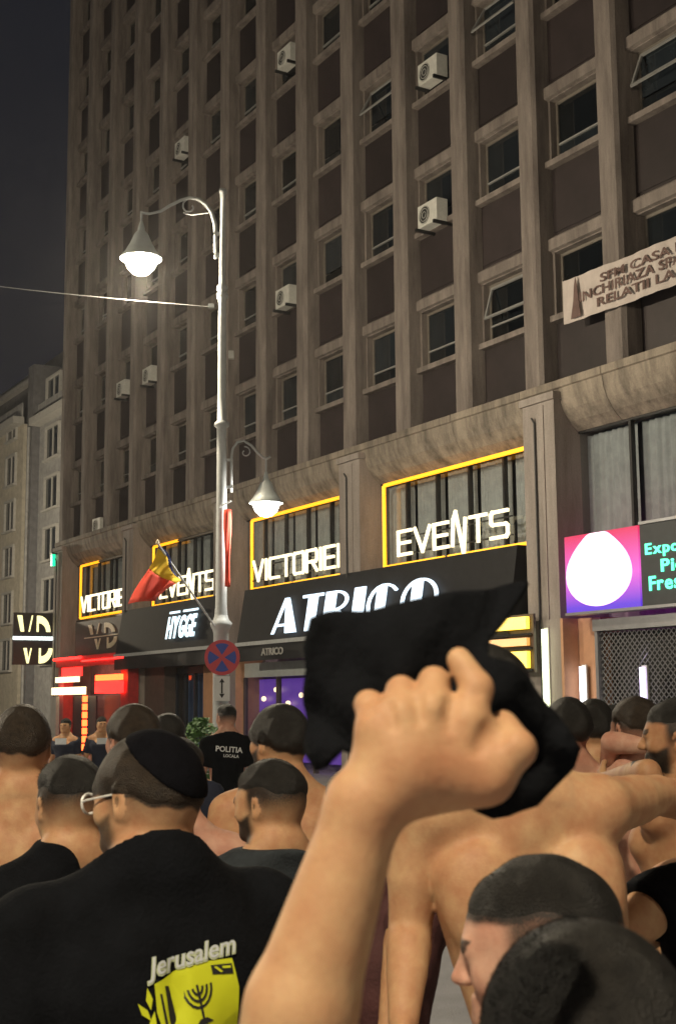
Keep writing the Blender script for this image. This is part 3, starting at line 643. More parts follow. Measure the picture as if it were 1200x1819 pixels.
b3 = far_block(x45-22, x45-.4, 'cream plastered old building with white window surrounds at the street end', 'cream', zt3, 4.0, [(18.3, 1.9), (13.5, 1.9), (8.5, 1.9), (3, 1.9)], 6, 2.95)
MB().box(-.2, 21.8, 3, 12, zt3+3.6, zt3+5.2).build('roof_storey', 'grey', b3)
# neighbours closing the street on both sides are out of sight

# ------------------------------------------------------------------ street lamps
def bell(t, c, s, bm, watts, col):
    x, y, z = c                                          # z = level of the shade's open rim
    sh = MB().lathe([(.02*s, .62*s), (.05*s, .52*s), (.06*s, .46*s), (.11*s, .40*s), (.17*s, .26*s), (.26*s, .10*s), (.33*s, .02*s), (.33*s, .0), (.31*s, .0), (.24*s, .10*s), (.15*s, .25*s), (.09*s, .37*s), (0, .40*s)], (x, y, z), 24).build('lamp_shade', 'shade', t, smooth=True)
    MB().lathe([(0, -.26*s), (.12*s, -.235*s), (.21*s, -.15*s), (.25*s, -.05*s), (.265*s, .035*s), (.2*s, .05*s), (0, .06*s)], (x, y, z), 20).build('glowing_bowl', bm, t, smooth=True)  # bowl shaped oversize and deep to stand in for the lamp's glare
    li = bpy.data.lights.new('lamp_light', 'POINT'); li.energy = watts; li.color = col; li.shadow_soft_size = .16*s
    lo = bpy.data.objects.new('lamp_light', li); C.objects.link(lo); lo.parent = t; lo.location = (x, y, z-.44*s)
def gooseneck(x0, z0, dx, h, s=1):                       # arm in the x,z plane: rises, curls over, ends in a drip
    pts = [(x0, z0), (x0, z0+h*.45)]
    for i in range(13):
        a = math.pi*i/12*.78; pts.append((x0+dx*.30*(1-math.cos(a)), z0+h*.45+h*.50*math.sin(a)*1.0))
    pts += [(x0+dx*.78, pts[-1][1]-h*.13), (x0+dx*.92, pts[-1][1]-h*.24), (x0+dx*1.0, pts[-1][1]-h*.25), (x0+dx*1.06, pts[-1][1]-h*.20)]
    return pts
def street_lamp(loc, rz, label, w1, w2, main=True, zt=9.75):
    t = empty('street_lamp', label, 'street lamp', loc, rz, 'street lamps along the road')
    MB().lathe([(0, 0), (.22, 0), (.22, .25), (.16, .32), (.125, .9), (.115, 2.75), (.13, 2.8), (.16, 2.86), (.165, 2.90), (.12, 2.95), (.098, 3.02)], n=20).build('base', 'pole', t, smooth=True)
    MB().lathe([(.098, 3.0), (.085, 3.2), (.078, 5.5), (.076, 5.9), (.115, 5.93), (.115, 5.98), (.074, 6.02), (.068, 6.4), (.062, 7.95), (.09, 7.98), (.09, 8.04), (.062, 8.07), (.09, 8.11), (.085, 8.16), (.052, 8.20), (.046, zt-.08), (.066, zt-.06), (.058, zt), (0, zt)], n=16).build('shaft', 'pole', t, smooth=True)
    # upper arm
    e = -1.30
    P = [(-.11, 8.62), (-.11, 9.02), (-.12, 9.18), (-.17, 9.36), (-.26, 9.50), (-.38, 9.59), (-.52, 9.62), (-.66, 9.58), (-.82, 9.50), (-.98, 9.40), (-1.16, 9.36), (-1.28, 9.38)]
    MB().tube([(x, 0, z) for x, z in P], [.032]*6+[.03, .028, .026, .024, .022, .02], 8).build('upper_arm', 'pole', t, smooth=True)
    MB().tube([(-.52+.14*(1-.05*i)*math.cos(R(80+22*i)), 0, 9.47+.14*(1-.05*i)*math.sin(R(80+22*i))) for i in range(15)]+[(-.2, 0, 9.36)][:0], .015, 6).build('scroll', 'pole', t, smooth=True)
    MB().tube([(-.62, 0, 9.38), (-.5, 0, 9.335), (-.22, 0, 9.37)], .012, 6).build('scroll', 'pole', t)
    for z in (8.68, 9.02): MB().box(-.14, -.0, -.03, .03, z-.025, z+.025).build('bracket', 'pole', t)
    MB().tube([(e+.02, 0, 9.40), (e+.02, 0, 9.15)], .02).build('hanger', 'pole', t)
    bell(t, (e+.02, 0, 8.62), 1.0, 'bulb', w1, (1, .855, .62))
    # lower arm, towards the pavement
    P = [(.15, 4.9), (.15, 5.45), (.17, 5.58), (.24, 5.68), (.34, 5.70), (.45, 5.63), (.56, 5.50), (.64, 5.43), (.70, 5.42), (.75, 5.45)]
    MB().tube([(x, 0, z) for x, z in P], .02, 8).build('lower_arm', 'pole', t, smooth=True)
    MB().tube([(.36+.09*(1-.05*i)*math.cos(R(100-24*i)), 0, 5.52+.09*(1-.05*i)*math.sin(R(100-24*i))) for i in range(15)], .010, 6).build('scroll', 'pole', t, smooth=True)
    for z in (4.98, 5.4): MB().box(.0, .17, -.02, .02, z-.02, z+.02).build('bracket', 'pole', t)
    MB().tube([(.68, 0, 5.44), (.68, 0, 5.2)], .014).build('hanger', 'pole', t)
    bell(t, (.68, 0, 4.72), .80, 'bulb2', w2, (1, .95, .82))
    return t
PB = at(395, 1115, 20); POLE = (float(PB[0])-.02, 20.0, .12)
lamp = street_lamp(POLE, 0, 'tall pale street lamp post with scrolled arms, flags and a round traffic sign', LAMP_W*.42, LAMP_W*.06)
MB().box(-.22, -.13, -.03, .03, 7.82, 7.88).build('hook', 'pole', lamp)
MB().box(.10, .18, -.04, .04, 7.0, 7.12).build('junction_box', 'white', lamp)
# further lamps of the same row, and of the row across the road, behind the photographer
def off_lamp(x, y, rz, label, w_=1.0): return street_lamp((x, y, .12 if (x > 3 or y > 30) else 0.0), rz, label, LAMP_W*w_, LAMP_W*.02*w_)
off_lamp(10.4, -2.6, R(-60), 'street lamp behind the crowd on the tower side of the road', .12)
off_lamp(-2.5, -1.7, R(120), 'street lamp behind the crowd on the far side of the road', .86)
off_lamp(-17.5, 21, R(120), 'street lamp across the road, opposite the flagged lamp post', 1.3)
off_lamp(-20.5, 62.0, R(0), 'street lamp further up the road near the old buildings', 2.0)
# span wire
A_ = np.array([POLE[0]-.15, 20, 7.95]); q1 = at(95, 508, 20.0); dirv = (q1-A_)
wp = [tuple(A_+dirv*t_*1.0+np.array([0, 0, -.5*math.sin(math.pi*min(t_/3.0, 1))*.25])) for t_ in np.linspace(0, 6.3, 40)]
sw = tag(MB().tube(wp, .006, 6).build('span_wire', 'grey'), 'thin span wire running from the lamp post out over the road', 'wire')

# traffic sign
ts = empty('traffic_sign', 'round no-stopping sign, blue with red cross, on the lamp post', 'traffic sign', (POLE[0]+.045, POLE[1]-.32, .12), 0)
cz = at(397, 1168, 19.7)[2]-.12; rr = .262
def disc(r, y, n=32): return [(r*math.cos(2*math.pi*i/n), cz+r*math.sin(2*math.pi*i/n)) for i in range(n)]
MB().prism(disc(rr, 0), 0, .02).build('plate', 'signred', ts)
for q in range(4):
    a0 = 90*q-45+17; pts = arc(0, cz, rr*.80, rr*.80, a0, a0+56, 10)
    c0 = (rr*.14*math.cos(R(90*q)), cz+rr*.14*math.sin(R(90*q)))
    MB().prism([c0]+pts, -.005, -.001).build('blue_sector', 'signblue', ts)
pz = at(397, 1222, 19.7)[2]-.12
MB().box(-.115, .115, 0, .018, pz-.19, pz+.17).build('arrow_plate', 'signwhite', ts)
MB().prism([(-.012,pz-.08),(.012,pz-.08),(.012,pz+.08),(.04,pz+.08),(0,pz+.14),(-.04,pz+.08),(-.012,pz+.08)], -.005, -.001).build('arrow', 'ink', ts)
MB().prism([(0,pz-.15),(.04,pz-.085),(-.04,pz-.085)], -.0055, -.001).build('arrow', 'ink', ts)
MB().box(-.03, .03, .018, .2, cz-.03, cz+.03).box(-.03, .03, .018, .2, pz-.03, pz+.03).build('clamp', 'pole', ts)

# flags on the lamp post
def cloth(name, P, m, parent, th=.004, mats=None):
    ny, nx = len(P), len(P[0]); me = bpy.data.meshes.new(name)
    me.from_pydata([tuple(map(float, p)) for row in P for p in row], [], [(j*nx+i, j*nx+i+1, (j+1)*nx+i+1, (j+1)*nx+i) for j in range(ny-1) for i in range(nx-1)]); me.update()
    o = link(name, me, m, parent, smooth=True); s_ = o.modifiers.new('s', 'SOLIDIFY'); s_.thickness = th
    return o
fl = empty('tricolour_flag', 'tricolour flag, yellow and red showing, hanging from a staff on the lamp post', 'flag', POLE, 0, 'flags on the lamp post')
s0 = at(381, 1112, 19.8)-np.array(POLE); s1 = at(280, 965, 19.3)-np.array(POLE)
MB().tube([tuple(s0), tuple(s1)], .016, 8).build('staff', 'pole', fl)
MB().lathe([(0, -.03), (.03, 0), (.02, .04), (0, .06)], tuple(s1), 8).build('finial', 'gold', fl)
def flagstrip(u0, u1, m, nm):
    # u runs from the staff outward; the cloth hangs from the upper part of the staff and swings left
    rows = []
    for v in np.linspace(0, 1, 15):
        row = []
        for u in np.linspace(u0, u1, 9):
            top = s1+(s0-s1)*(.02+.42*v)                          # on the staff
            px = 283+(372-283)*(.02+.42*v); 
            tip = at(232+62*v+8*math.sin(v*5), 1072-12*v, 19.2)-np.array(POLE)
            p = top*(1-u)+tip*u+np.array([.05*math.sin(6*v+5*u), .10*math.sin(v*11+u*2.5)*(.25+u), .22*u*(1-u)])
            row.append(p)
        rows.append(row)
    return cloth(nm, rows, m, fl)
flagstrip(0, .07, 'flagb', 'blue_stripe'); flagstrip(.07, .46, 'flagy', 'yellow_stripe'); flagstrip(.46, 1.0, 'flagr', 'red_stripe')
f2 = empty('red_flag', 'furled narrow red flag hanging straight down beside the lamp post', 'flag', POLE, 0, 'flags on the lamp post')
a0 = at(404, 905, 19.85)-np.array(POLE); a1 = at(404, 1042, 19.85)-np.array(POLE)
MB().tube([tuple(a0+np.array([-.13, .05, .05])), tuple(a0+np.array([.06, -.06, .12]))], .014).build('staff', 'pole', f2)
rows = [[a0+(a1-a0)*v+np.array([(.052+.01*math.sin(7*v))*math.cos(a)*(1-.35*v), .05*math.sin(a)*(1+.35*math.sin(3*a+4*v)), .0]) for a in np.linspace(0, 2*math.pi, 17)] for v in np.linspace(0, 1, 16)]
cloth('cloth', rows, 'flagr', f2)

# potted shrub by the terrace
def shrub(px, py, dist, hgt, label):
    b = at(px, py, dist); t = empty('potted_shrub', label, 'plant', (float(b[0]), float(b[1]), .12))
    MB().lathe([(0, 0), (.20, 0), (.26, .5), (.28, .52), (.24, .52), (.2, .45), (0, .45)], n=16).build('pot', 'pot', t)
    MB().tube([(0, 0, .4), (.03, .02, hgt*.6), (0, 0, hgt*.85)], .02).build('stem', 'panelbrown', t)
    n_ = 900; V = []; Fs = []
    for i in range(n_):
        a, zz = random.random()*6.283, random.random()**.8; rad = .38*math.sin(math.pi*(.12+.8*zz))*random.random()**.5
        c_ = Vector((rad*math.cos(a), rad*math.sin(a), .5+zz*(hgt-.5))); d1 = Vector((random.gauss(0, 1), random.gauss(0, 1), random.gauss(0, .7))).normalized()*.05
        d2 = d1.orthogonal().normalized()*.022; V += [tuple(c_-d1), tuple(c_+d2), tuple(c_+d1), tuple(c_-d2)]; Fs.append((4*i, 4*i+1, 4*i+2, 4*i+3))
    me = bpy.data.meshes.new('foliage'); me.from_pydata(V, [], Fs); tag(link('foliage', me, 'leaf', t), None, None, kind='stuff')
shrub(356, 1330, 18.5, 1.5, 'leafy potted shrub just left of the officer in the black shirt')


# ------------------------------------------------------------------ people
def smin(a, b, k): h = np.clip(.5+.5*(b-a)/k, 0, 1); return b*(1-h)+a*h-k*h*(1-h)
def smax(a, b, k): return -smin(-a, -b, k)
def sst(a, b, x): t = np.clip((x-a)/(b-a), 0, 1); return t*t*(3-2*t)
def surfnet(v, o, h):
    s = v < 0
    cnt = np.zeros(tuple(n-1 for n in v.shape), np.int8)
    sl_ = lambda d: tuple(slice(d[i], v.shape[i]-1+d[i]) for i in range(3))
    cs = [(i, j, k) for i in (0, 1) for j in (0, 1) for k in (0, 1)]
    for c_ in cs: cnt += s[sl_(c_)]
    mk = (cnt > 0) & (cnt < 8); ijk = np.argwhere(mk); n = len(ijk)
    if n == 0: return np.zeros((0, 3)), np.zeros((0, 4), int)
    idx = np.full(mk.shape, -1, np.int64); idx[mk] = np.arange(n)
    cv = {c_: v[sl_(c_)][mk] for c_ in cs}
    acc = np.zeros((n, 3)); num = np.zeros(n)
    for a in cs:
        for ax in range(3):
            if a[ax]: continue
            b = list(a); b[ax] = 1; b = tuple(b); va, vb = cv[a], cv[b]; x = (va < 0) != (vb < 0)
            t = va[x]/(va[x]-vb[x]); p = np.tile(np.array(a, float), (x.sum(), 1)); p[:, ax] = t; acc[x] += p; num[x] += 1
    V = (ijk+acc/num[:, None])*h+o
    Q = []
    for ax in range(3):
        u, w_ = [(1, 2), (2, 0), (0, 1)][ax]
        lo = [slice(None)]*3; hi = [slice(None)]*3; lo[ax] = slice(0, -1); hi[ax] = slice(1, None)
        cr_ = s[tuple(lo)] != s[tuple(hi)]; e_ = np.argwhere(cr_)
        ok = (e_[:, u] > 0) & (e_[:, w_] > 0) & (e_[:, u] < v.shape[u]-1) & (e_[:, w_] < v.shape[w_]-1); e_ = e_[ok]
        if not len(e_): continue
        def g(du, dw): f_ = e_.copy(); f_[:, u] -= du; f_[:, w_] -= dw; return idx[f_[:, 0], f_[:, 1], f_[:, 2]]
        q = np.stack([g(1, 1), g(0, 1), g(0, 0), g(1, 0)], 1)
        flip = ~s[e_[:, 0], e_[:, 1], e_[:, 2]]; q[flip] = q[flip][:, ::-1]; Q.append(q)
    return V, np.concatenate(Q)
class SDF:
    def __init__(s): s.p = []
    def ell(s, c_, r, tags='t', k=.03, Rm=None, sub=False):
        if k > .021 and tags != 'h': k = .021+(k-.021)*.45
        s.p.append(('e', np.array(c_, float), np.array(r, float)*np.ones(3), None if Rm is None else np.array(Rm), tags, k, sub))
    def cap(s, a, b, ra, rb, tags='t', k=.03, sub=False):
        if k > .021 and tags != 'h': k = .021+(k-.021)*.45
        s.p.append(('c', np.array(a, float), np.array(b, float), float(ra), float(rb), tags, k, sub))
    def bounds(s, tags=None):
        lo, hi = np.full(3, 9.), np.full(3, -9.)
        for p in s.p:
            if tags and p[-3] not in tags or p[-1]: continue
            if p[0] == 'e': r = p[2].max(); lo = np.minimum(lo, p[1]-r); hi = np.maximum(hi, p[1]+r)
            else: r = max(p[3], p[4]); lo = np.minimum(lo, np.minimum(p[1], p[2])-r); hi = np.maximum(hi, np.maximum(p[1], p[2])+r)
        return lo, hi
    def one(s, p, X, Y, Z):
        if p[0] == 'e':
            x, y, z = X-p[1][0], Y-p[1][1], Z-p[1][2]
            if p[3] is not None:
                m = p[3].T; x, y, z = m[0, 0]*x+m[0, 1]*y+m[0, 2]*z, m[1, 0]*x+m[1, 1]*y+m[1, 2]*z, m[2, 0]*x+m[2, 1]*y+m[2, 2]*z
            r = p[2]; k0 = np.sqrt((x/r[0])**2+(y/r[1])**2+(z/r[2])**2); k1 = np.sqrt((x/r[0]**2)**2+(y/r[1]**2)**2+(z/r[2]**2)**2)
            return k0*(k0-1)/np.maximum(k1, 1e-6)
        a, b = p[1], p[2]; ab = b-a; L = max(ab@ab, 1e-9)
        x, y, z = X-a[0], Y-a[1], Z-a[2]; t = np.clip((x*ab[0]+y*ab[1]+z*ab[2])/L, 0, 1)
        return np.sqrt((x-t*ab[0])**2+(y-t*ab[1])**2+(z-t*ab[2])**2)-(p[3]+(p[4]-p[3])*t)
    def grid(s, lo, hi, h, tags=None, pad=0.):
        n = np.maximum(np.ceil((hi-lo)/h).astype(int)+1, 3)
        v = np.full(n, .25, np.float32); ax = [lo[i]+h*np.arange(n[i]) for i in range(3)]
        for p in s.p:
            if tags and p[-3] not in tags: continue
            if p[0] == 'e': r = p[2].max(); b0, b1 = p[1]-r, p[1]+r
            else: r = max(p[3], p[4]); b0, b1 = np.minimum(p[1], p[2])-r, np.maximum(p[1], p[2])+r
            m = p[-2]+3*h+pad; i0 = np.clip(np.floor((b0-m-lo)/h).astype(int), 0, n); i1 = np.clip(np.ceil((b1+m-lo)/h).astype(int)+1, 0, n)
            if (i1 <= i0).any(): continue
            sl_ = tuple(slice(i0[i], i1[i]) for i in range(3))
            X, Y, Z = ax[0][sl_[0]][:, None, None], ax[1][sl_[1]][None, :, None], ax[2][sl_[2]][None, None, :]
            d = s.one(p, X, Y, Z).astype(np.float32)
            v[sl_] = smax(v[sl_], -d, p[-2]) if p[-1] else smin(v[sl_], d, p[-2])
        return v, ax
def mesh_np(name, V, Q):
    me = bpy.data.meshes.new(name); V = np.ascontiguousarray(V, np.float32); Q = np.ascontiguousarray(Q, np.int32)
    me.vertices.add(len(V)); me.vertices.foreach_set('co', V.ravel()); me.loops.add(Q.size); me.loops.foreach_set('vertex_index', Q.ravel())
    me.polygons.add(len(Q)); me.polygons.foreach_set('loop_start', np.arange(len(Q), dtype=np.int32)*Q.shape[1])
    me.update(calc_edges=True); me.validate(); me.polygons.foreach_set('use_smooth', np.ones(len(me.polygons), bool)); return me
def rot(ax, deg): return np.array(Matrix.Rotation(R(deg), 3, ax))
def cl_fold(X, Y, Z, a=.006): return a*(np.sin(14*Z+9*X+3*np.sin(7*Y+5*X))*.6+np.sin(31*X+17*Z+11*Y)*.35+np.sin(23*Z-19*X+6*Y)*.4)

class Person:
    def __init__(s, px, py, dist, yaw, label, group='crowd in the street', h=None, girth=1., head=(0, 0, 0), skin='skin', hair='hair', hairlen=.012, res=(.010, .006),
                 armL=None, armR=None, stub=1., beard=0., lean=(0, 0), top=0., name='person', neck=1., limb=1., fine=(), hands=True, shrug=0., cards=0, hairline=0., bald=0.):
        top_ = at(px, py, dist); s.h = h or float(top_[2])-hairlen*.5; s.S = s.h/1.757; s.loc = np.array([top_[0], dist, top]); s.yaw = R(yaw)
        s.o = empty(name, label, 'person', tuple(s.loc), s.yaw, group); s.cosy, s.siny = math.cos(s.yaw), math.sin(s.yaw)
        s.skin, s.res, s.stub, s.beard, s.cards, s.hairlen, s.hm, s.hl, s.bald = skin, res, stub, beard, cards, hairlen, hair, hairline, bald
        D = SDF(); s.D = D; S = s.S; g = girth; l = limb
        P = lambda x, y, z: np.array([x*S+lean[0]*max(z-.95, 0)*S, y*S+lean[1]*max(z-.95, 0)*S, z*S]); s.P = P
        E = lambda c_, r, t, k=.03, **kw: D.ell(P(*c_), np.array(r)*S, t, k*S, **kw)
        K = lambda a, b, ra, rb, t, k=.03, **kw: D.cap(P(*a), P(*b), ra*S, rb*S, t, k*S, **kw)
        # legs
        for q in (-1, 1):
            K((q*.09*g, 0, .90), (q*.10, .012, .50), .088*g, .058, 'l', .05); K((q*.10, .008, .50), (q*.10, -.012, .10), .055, .036, 'l', .03)
            E((q*.10, -.03, .36), (.05, .055, .11), 'l'); K((q*.10, -.02, .055), (q*.115, .13, .035), .042, .035, 'f', .03); K((q*.10, -.03, .05), (q*.10, -.03, .10), .04, .037, 'l', .02)
        # trunk
        E((0, 0, .95), (.168*g, .118*g, .13), 't'); E((0, .005, 1.09), (.146*g, .108*g, .15), 't', .06); E((0, .0, 1.27), (.165*g, .122*g, .20), 't', .06)
        for q in (-1, 1):
            E((q*.085, .065, 1.315), (.09, .06, .07), 't', .05); E((q*.09, -.082, 1.315), (.068, .042, .095), 't', .04)
            K((q*.135*g, -.03, 1.35), (q*.10*g, -.03, 1.08), .062, .055, 't', .05); K((q*.125, -.035, 1.425+shrug*.5), (q*.03, -.035, 1.515), .046*neck, .05*neck, 't', .05)
            E((q*.06, -.085, .93), (.085*g, .075*g, .085), 't', .05); K((q*.035, -.098*g, 1.02), (q*.04, -.10*g, 1.22), .03, .03, 't', .03)
        K((-.145, -.01, 1.415+shrug*.7), (.145, -.01, 1.415+shrug*.7), .062, .062, 't', .06)
        K((0, -.155*g, 1.06), (0, -.158, 1.40), .026, .022, 't', .035, sub=True)
        if g > 1.1: E((0, .06*g, 1.05), (.15*g, .11*g, .14), 't', .08)
        # neck and head
        K((0, -.03, 1.43), (0, -.008, 1.58), .064*neck, .058*neck, 'n', .05)
        if neck > 1.05: E((0, -.055, 1.525), (.058*neck, .035*neck, .05), 'n', .04)
        Hm = rot('Z', head[0])@rot('X', head[1])@rot('Y', head[2]); piv = np.array([0, -.01, 1.55]); s.Hm, s.piv = Hm, piv
        s.HP = lambda p: P(*(Hm@(np.array(p)-piv)+piv)); HP = s.HP
        HE = lambda c_, r, k=.02, t='h', Rm=None, **kw: D.ell(HP(c_), np.array(r)*S, t, k*S, Rm=Hm if Rm is None else Hm@Rm, **kw)
        HK = lambda a, b, ra, rb, k=.02, **kw: D.cap(HP(a), HP(b), ra*S, rb*S, 'h', k*S, **kw)
        HE((0, -.014, 1.662), (.0765, .098, .094), .03); HE((0, .038, 1.632), (.064, .058, .085), .04); HE((0, -.045, 1.635), (.066, .062, .065), .04)
        for q in (-1, 1):
            HK((q*.052, .012, 1.592), (q*.022, .075, 1.556), .022, .019, .03); HE((q*.043, .064, 1.612), .022, .025); HE((q*.030, .106, 1.634), (.016, .011, .010), .014, sub=True)
            HE((q*.0775, -.010, 1.628), (.0110, .0215, .0355), .006, Rm=rot('Z', -q*22)@rot('X', -12)); HE((q*.089, -.002, 1.632), (.007, .010, .018), .006, sub=True); HE((q*.078, .0, 1.607), (.007, .009, .012), .006)
            HE((q*.010, .103, 1.606), .0078, .008)
        HK((-.034, .086, 1.652), (.034, .086, 1.652), .012, .012, .02); HE((0, .085, 1.553), (.022, .02, .019), .02); HK((0, .093, 1.648), (0, .116, 1.610), .0078, .0102, .012)
        HK((-.019, .092, 1.583), (.019, .092, 1.583), .0078, .0078, .008); HK((-.016, .091, 1.572), (.016, .091, 1.572), .0085, .0085, .008)
        # arms
        for q, arm in ((-1, armL), (1, armR)):
            sh = P(q*.182*(1+(g-1)*.6), -.012, 1.402+shrug)
            el, wr = (P(q*.245*(1+(g-1)*.6), -.035, 1.11), P(q*.262*(1+(g-1)*.5), .045, .865)) if arm is None else (s.toL(arm[0]), s.toL(arm[1]))
            ch = [(sh, .060), (sh*.72+el*.28, .0535), (sh*.42+el*.58, .0505), (sh*.12+el*.88, .0425), (el, .041), (el*.78+wr*.22, .0425), (el*.5+wr*.5, .0375), (wr, .0275)]
            for n_, ((a_, ra_), (b_, rb_)) in enumerate(zip(ch, ch[1:])): D.cap(a_, b_, ra_*S*l, rb_*S*l, 'a' if n_ < 4 else 'b', (.03 if n_ == 0 else .003)*S)
            s.sh = getattr(s, 'sh', {}); s.sh[q] = (sh, el, wr)
            if hands and not (arm is not None and len(arm) > 2 and arm[2] == 'nohand'): s.hand(wr, wr-el, q, arm[2] if arm is not None and len(arm) > 2 else None)
        s.fine = list(fine)
    def toL(s, w_):
        d = np.array(w_, float)-s.loc; return np.array([d[0]*s.cosy+d[1]*s.siny, -d[0]*s.siny+d[1]*s.cosy, d[2]])
    def hand(s, wr, dirv, q, palm=None):
        S = s.S; f = dirv/np.linalg.norm(dirv); nrm = np.array([-q*1., 0, 0]) if palm is None else np.array(palm, float)
        nrm = nrm-f*(nrm@f); nrm /= np.linalg.norm(nrm); sd = np.cross(f, nrm)*q       # side towards the thumb
        if palm is None and sd[1] < 0: sd = -sd
        D = s.D; c_ = wr+f*.05*S
        D.ell(c_, np.array([.042, .045, .018])*S, 'b', .02*S, Rm=np.stack([sd, f, nrm], 1))
        for i, (o, ln) in enumerate(((-.030, .058), (-.010, .072), (.011, .078), (.031, .070))):
            b0 = wr+f*.085*S+sd*o*S; b1 = b0+(f*.8+nrm*.35)*ln*.5*S; b2 = b1+(f*.35+nrm*.8)*ln*.5*S
            D.cap(b0-f*.02*S, b1, .0098*S, .0088*S, 'b', .006*S); D.cap(b1, b2, .0088*S, .0075*S, 'b', .004*S)
        t0 = wr+f*.025*S+sd*.035*S; t1 = t0+(f*.5+sd*.6+nrm*.4)*.045*S; D.cap(t0, t1, .0125*S, .0105*S, 'b', .012*S); D.cap(t1, t1+(f*.8+nrm*.4)*.032*S, .0105*S, .0085*S, 'b', .004*S)
    def headlocal(s, V):
        if hasattr(s, 'leanfix'): pass
        S = s.S; piv = s.P(*s.piv); q = (np.asarray(V)-piv)/S; return q@s.Hm+s.piv     # inverse rotation (Hm orthonormal)
    def hairamt(s, x, y, z):
        zl = np.where(y > 0, 1.694+np.clip((y-.02)/.065, 0, 1)*.006, 1.694-np.clip((-y-.01)/.09, 0, 1)*.030)+s.hl+.004*np.sin(55*x+31*y)+.003*np.sin(97*x-70*y)
        side = np.clip((np.abs(x)-.05)/.03, 0, 1)*np.clip((y-.03)/.04, 0, 1)*.02
        return sst(-.026, .034, z-zl-side), zl
    def build(s, clothes=()):
        D, S = s.D, s.S; lo, hi = D.bounds(); lo -= .03; hi += .03
        zn = s.P(0, 0, 1.50)[2]; hc = s.HP((0, .01, 1.63))
        hb = (hc-np.array([.13, .16, .15])*S, hc+np.array([.13, .16, .16])*S)
        boxes = [(b[0], b[1], b[2]) for b in s.fine]+[(hb[0], hb[1], s.res[1])]
        zl = .80*S
        boxes += [(np.array([lo[0], lo[1], zl]), hi, s.res[0]), (lo, np.array([hi[0], hi[1], zl+.03]), .022)]
        Vs, Qs, n = [], [], 0
        for bi, (b0, b1, h) in enumerate(boxes):
            v, ax = D.grid(np.array(b0), np.array(b1), h); V, Q = surfnet(v, np.array(b0), h)
            if not len(Q): continue
            cen = V[Q].mean(1); keep = np.ones(len(Q), bool)
            for (c0, c1, hh) in boxes[:bi]:
                mg = h*.9; keep &= ~((cen > np.array(c0)+mg+hh) & (cen < np.array(c1)-mg-hh)).all(1)
            Q = Q[keep]; us, inv = np.unique(Q, return_inverse=True); Vs.append(V[us]); Qs.append(inv.reshape(Q.shape)+n); n += len(us)
        V, Q = np.concatenate(Vs), np.concatenate(Qs)
        me = mesh_np('body', V, Q)
        q = s.headlocal(V); x, y, z = q.T; am, zl_ = s.hairamt(x, y, z); near = (np.abs(x) < .12) & (np.abs(y) < .14) & (z > 1.53)
        fade = sst(1.562, 1.668, z)*(1-sst(.015, .042, y))*s.stub; fade = np.maximum(fade, sst(0, .2, am)*1.0); ear = (np.abs(x) > .0835) & (z < 1.662); fade[ear] = 0
        brd = s.beard*sst(.0, .035, y)*(1-sst(1.588, 1.604, z-.03*np.clip((.06-y)/.06, 0, 1)))*sst(1.50, 1.53, z)
        brow = .9*((np.abs(z-1.656) < .0085) & (y > .07) & (np.abs(x) > .012) & (np.abs(x) < .05)); lip = (np.abs(z-1.578) < .011) & (y > .088) & (np.abs(x) < .02); brd[lip] = 0
        st = np.where(near, np.maximum(np.maximum(fade, brd), brow), 0).astype(np.float32)
        at_ = me.attributes.new('stub', 'FLOAT', 'POINT'); at_.data.foreach_set('value', st)
        b = link('body', me, s.skin, s.o)
        # hair: the head's own surface, thickened where hair grows
        if s.bald < 1:
            b0, b1 = hb[0]-.02, hb[1]+.03; h = s.res[1]; v, ax = D.grid(b0, b1, h, ('h',), .03)
            X, Y, Z = np.meshgrid(*ax, indexing='ij'); pts = s.headlocal(np.stack([X, Y, Z], -1).reshape(-1, 3)); am = s.hairamt(*pts.T)[0].reshape(v.shape)
            xx, yy, zz = (pts[:, i].reshape(v.shape) for i in range(3))
            lump = .0009*(np.sin(70*xx+20*zz)*np.sin(60*yy+11)+np.sin(110*yy+55*xx))
            v = v-(am*(s.hairlen+lump)-.0035*sst(.55, 0., am))*S
            V, Q = surfnet(v, b0, h); ho = link('hair', mesh_np('hair', V, Q), s.hm, s.o); s.hairmesh(V, Q, ho)
        # trousers and shoes for everyone
        for tags_, nm, m_, t_, cut in ((('l', 't'), 'trousers', clothes[0] if clothes else 'denim', .010, .93*S),):
            b0, b1 = D.bounds(('l', 't')); b0 -= .04; b1 += .04; b1[2] = cut+.02; v, ax = D.grid(b0, b1, .02, tags_, .03); Z = ax[2][None, None, :]
            v = np.maximum(np.maximum(v-t_-cl_fold(ax[0][:, None, None], ax[1][None, :, None], Z, .004), Z-cut), .11*S-Z); V, Q = surfnet(v, b0, .02); link(nm, mesh_np(nm, V, Q), m_, s.o)
        for q in (-1, 1):
            c0 = np.array([q*.108*S, .05*S, .05*S]); b0, b1 = c0-np.array([.075, .17, .052]), c0+np.array([.075, .16, .09]); v, ax = D.grid(b0, b1, .018, ('f', 'l'), .03)
            Z = ax[2][None, None, :]; v = np.maximum(np.maximum(v-.012, Z-.115), .004-Z); V, Q = surfnet(v, b0, .018)
            if len(Q): link('shoe', mesh_np('shoe', V, Q), 'shoe', s.o)
        return s
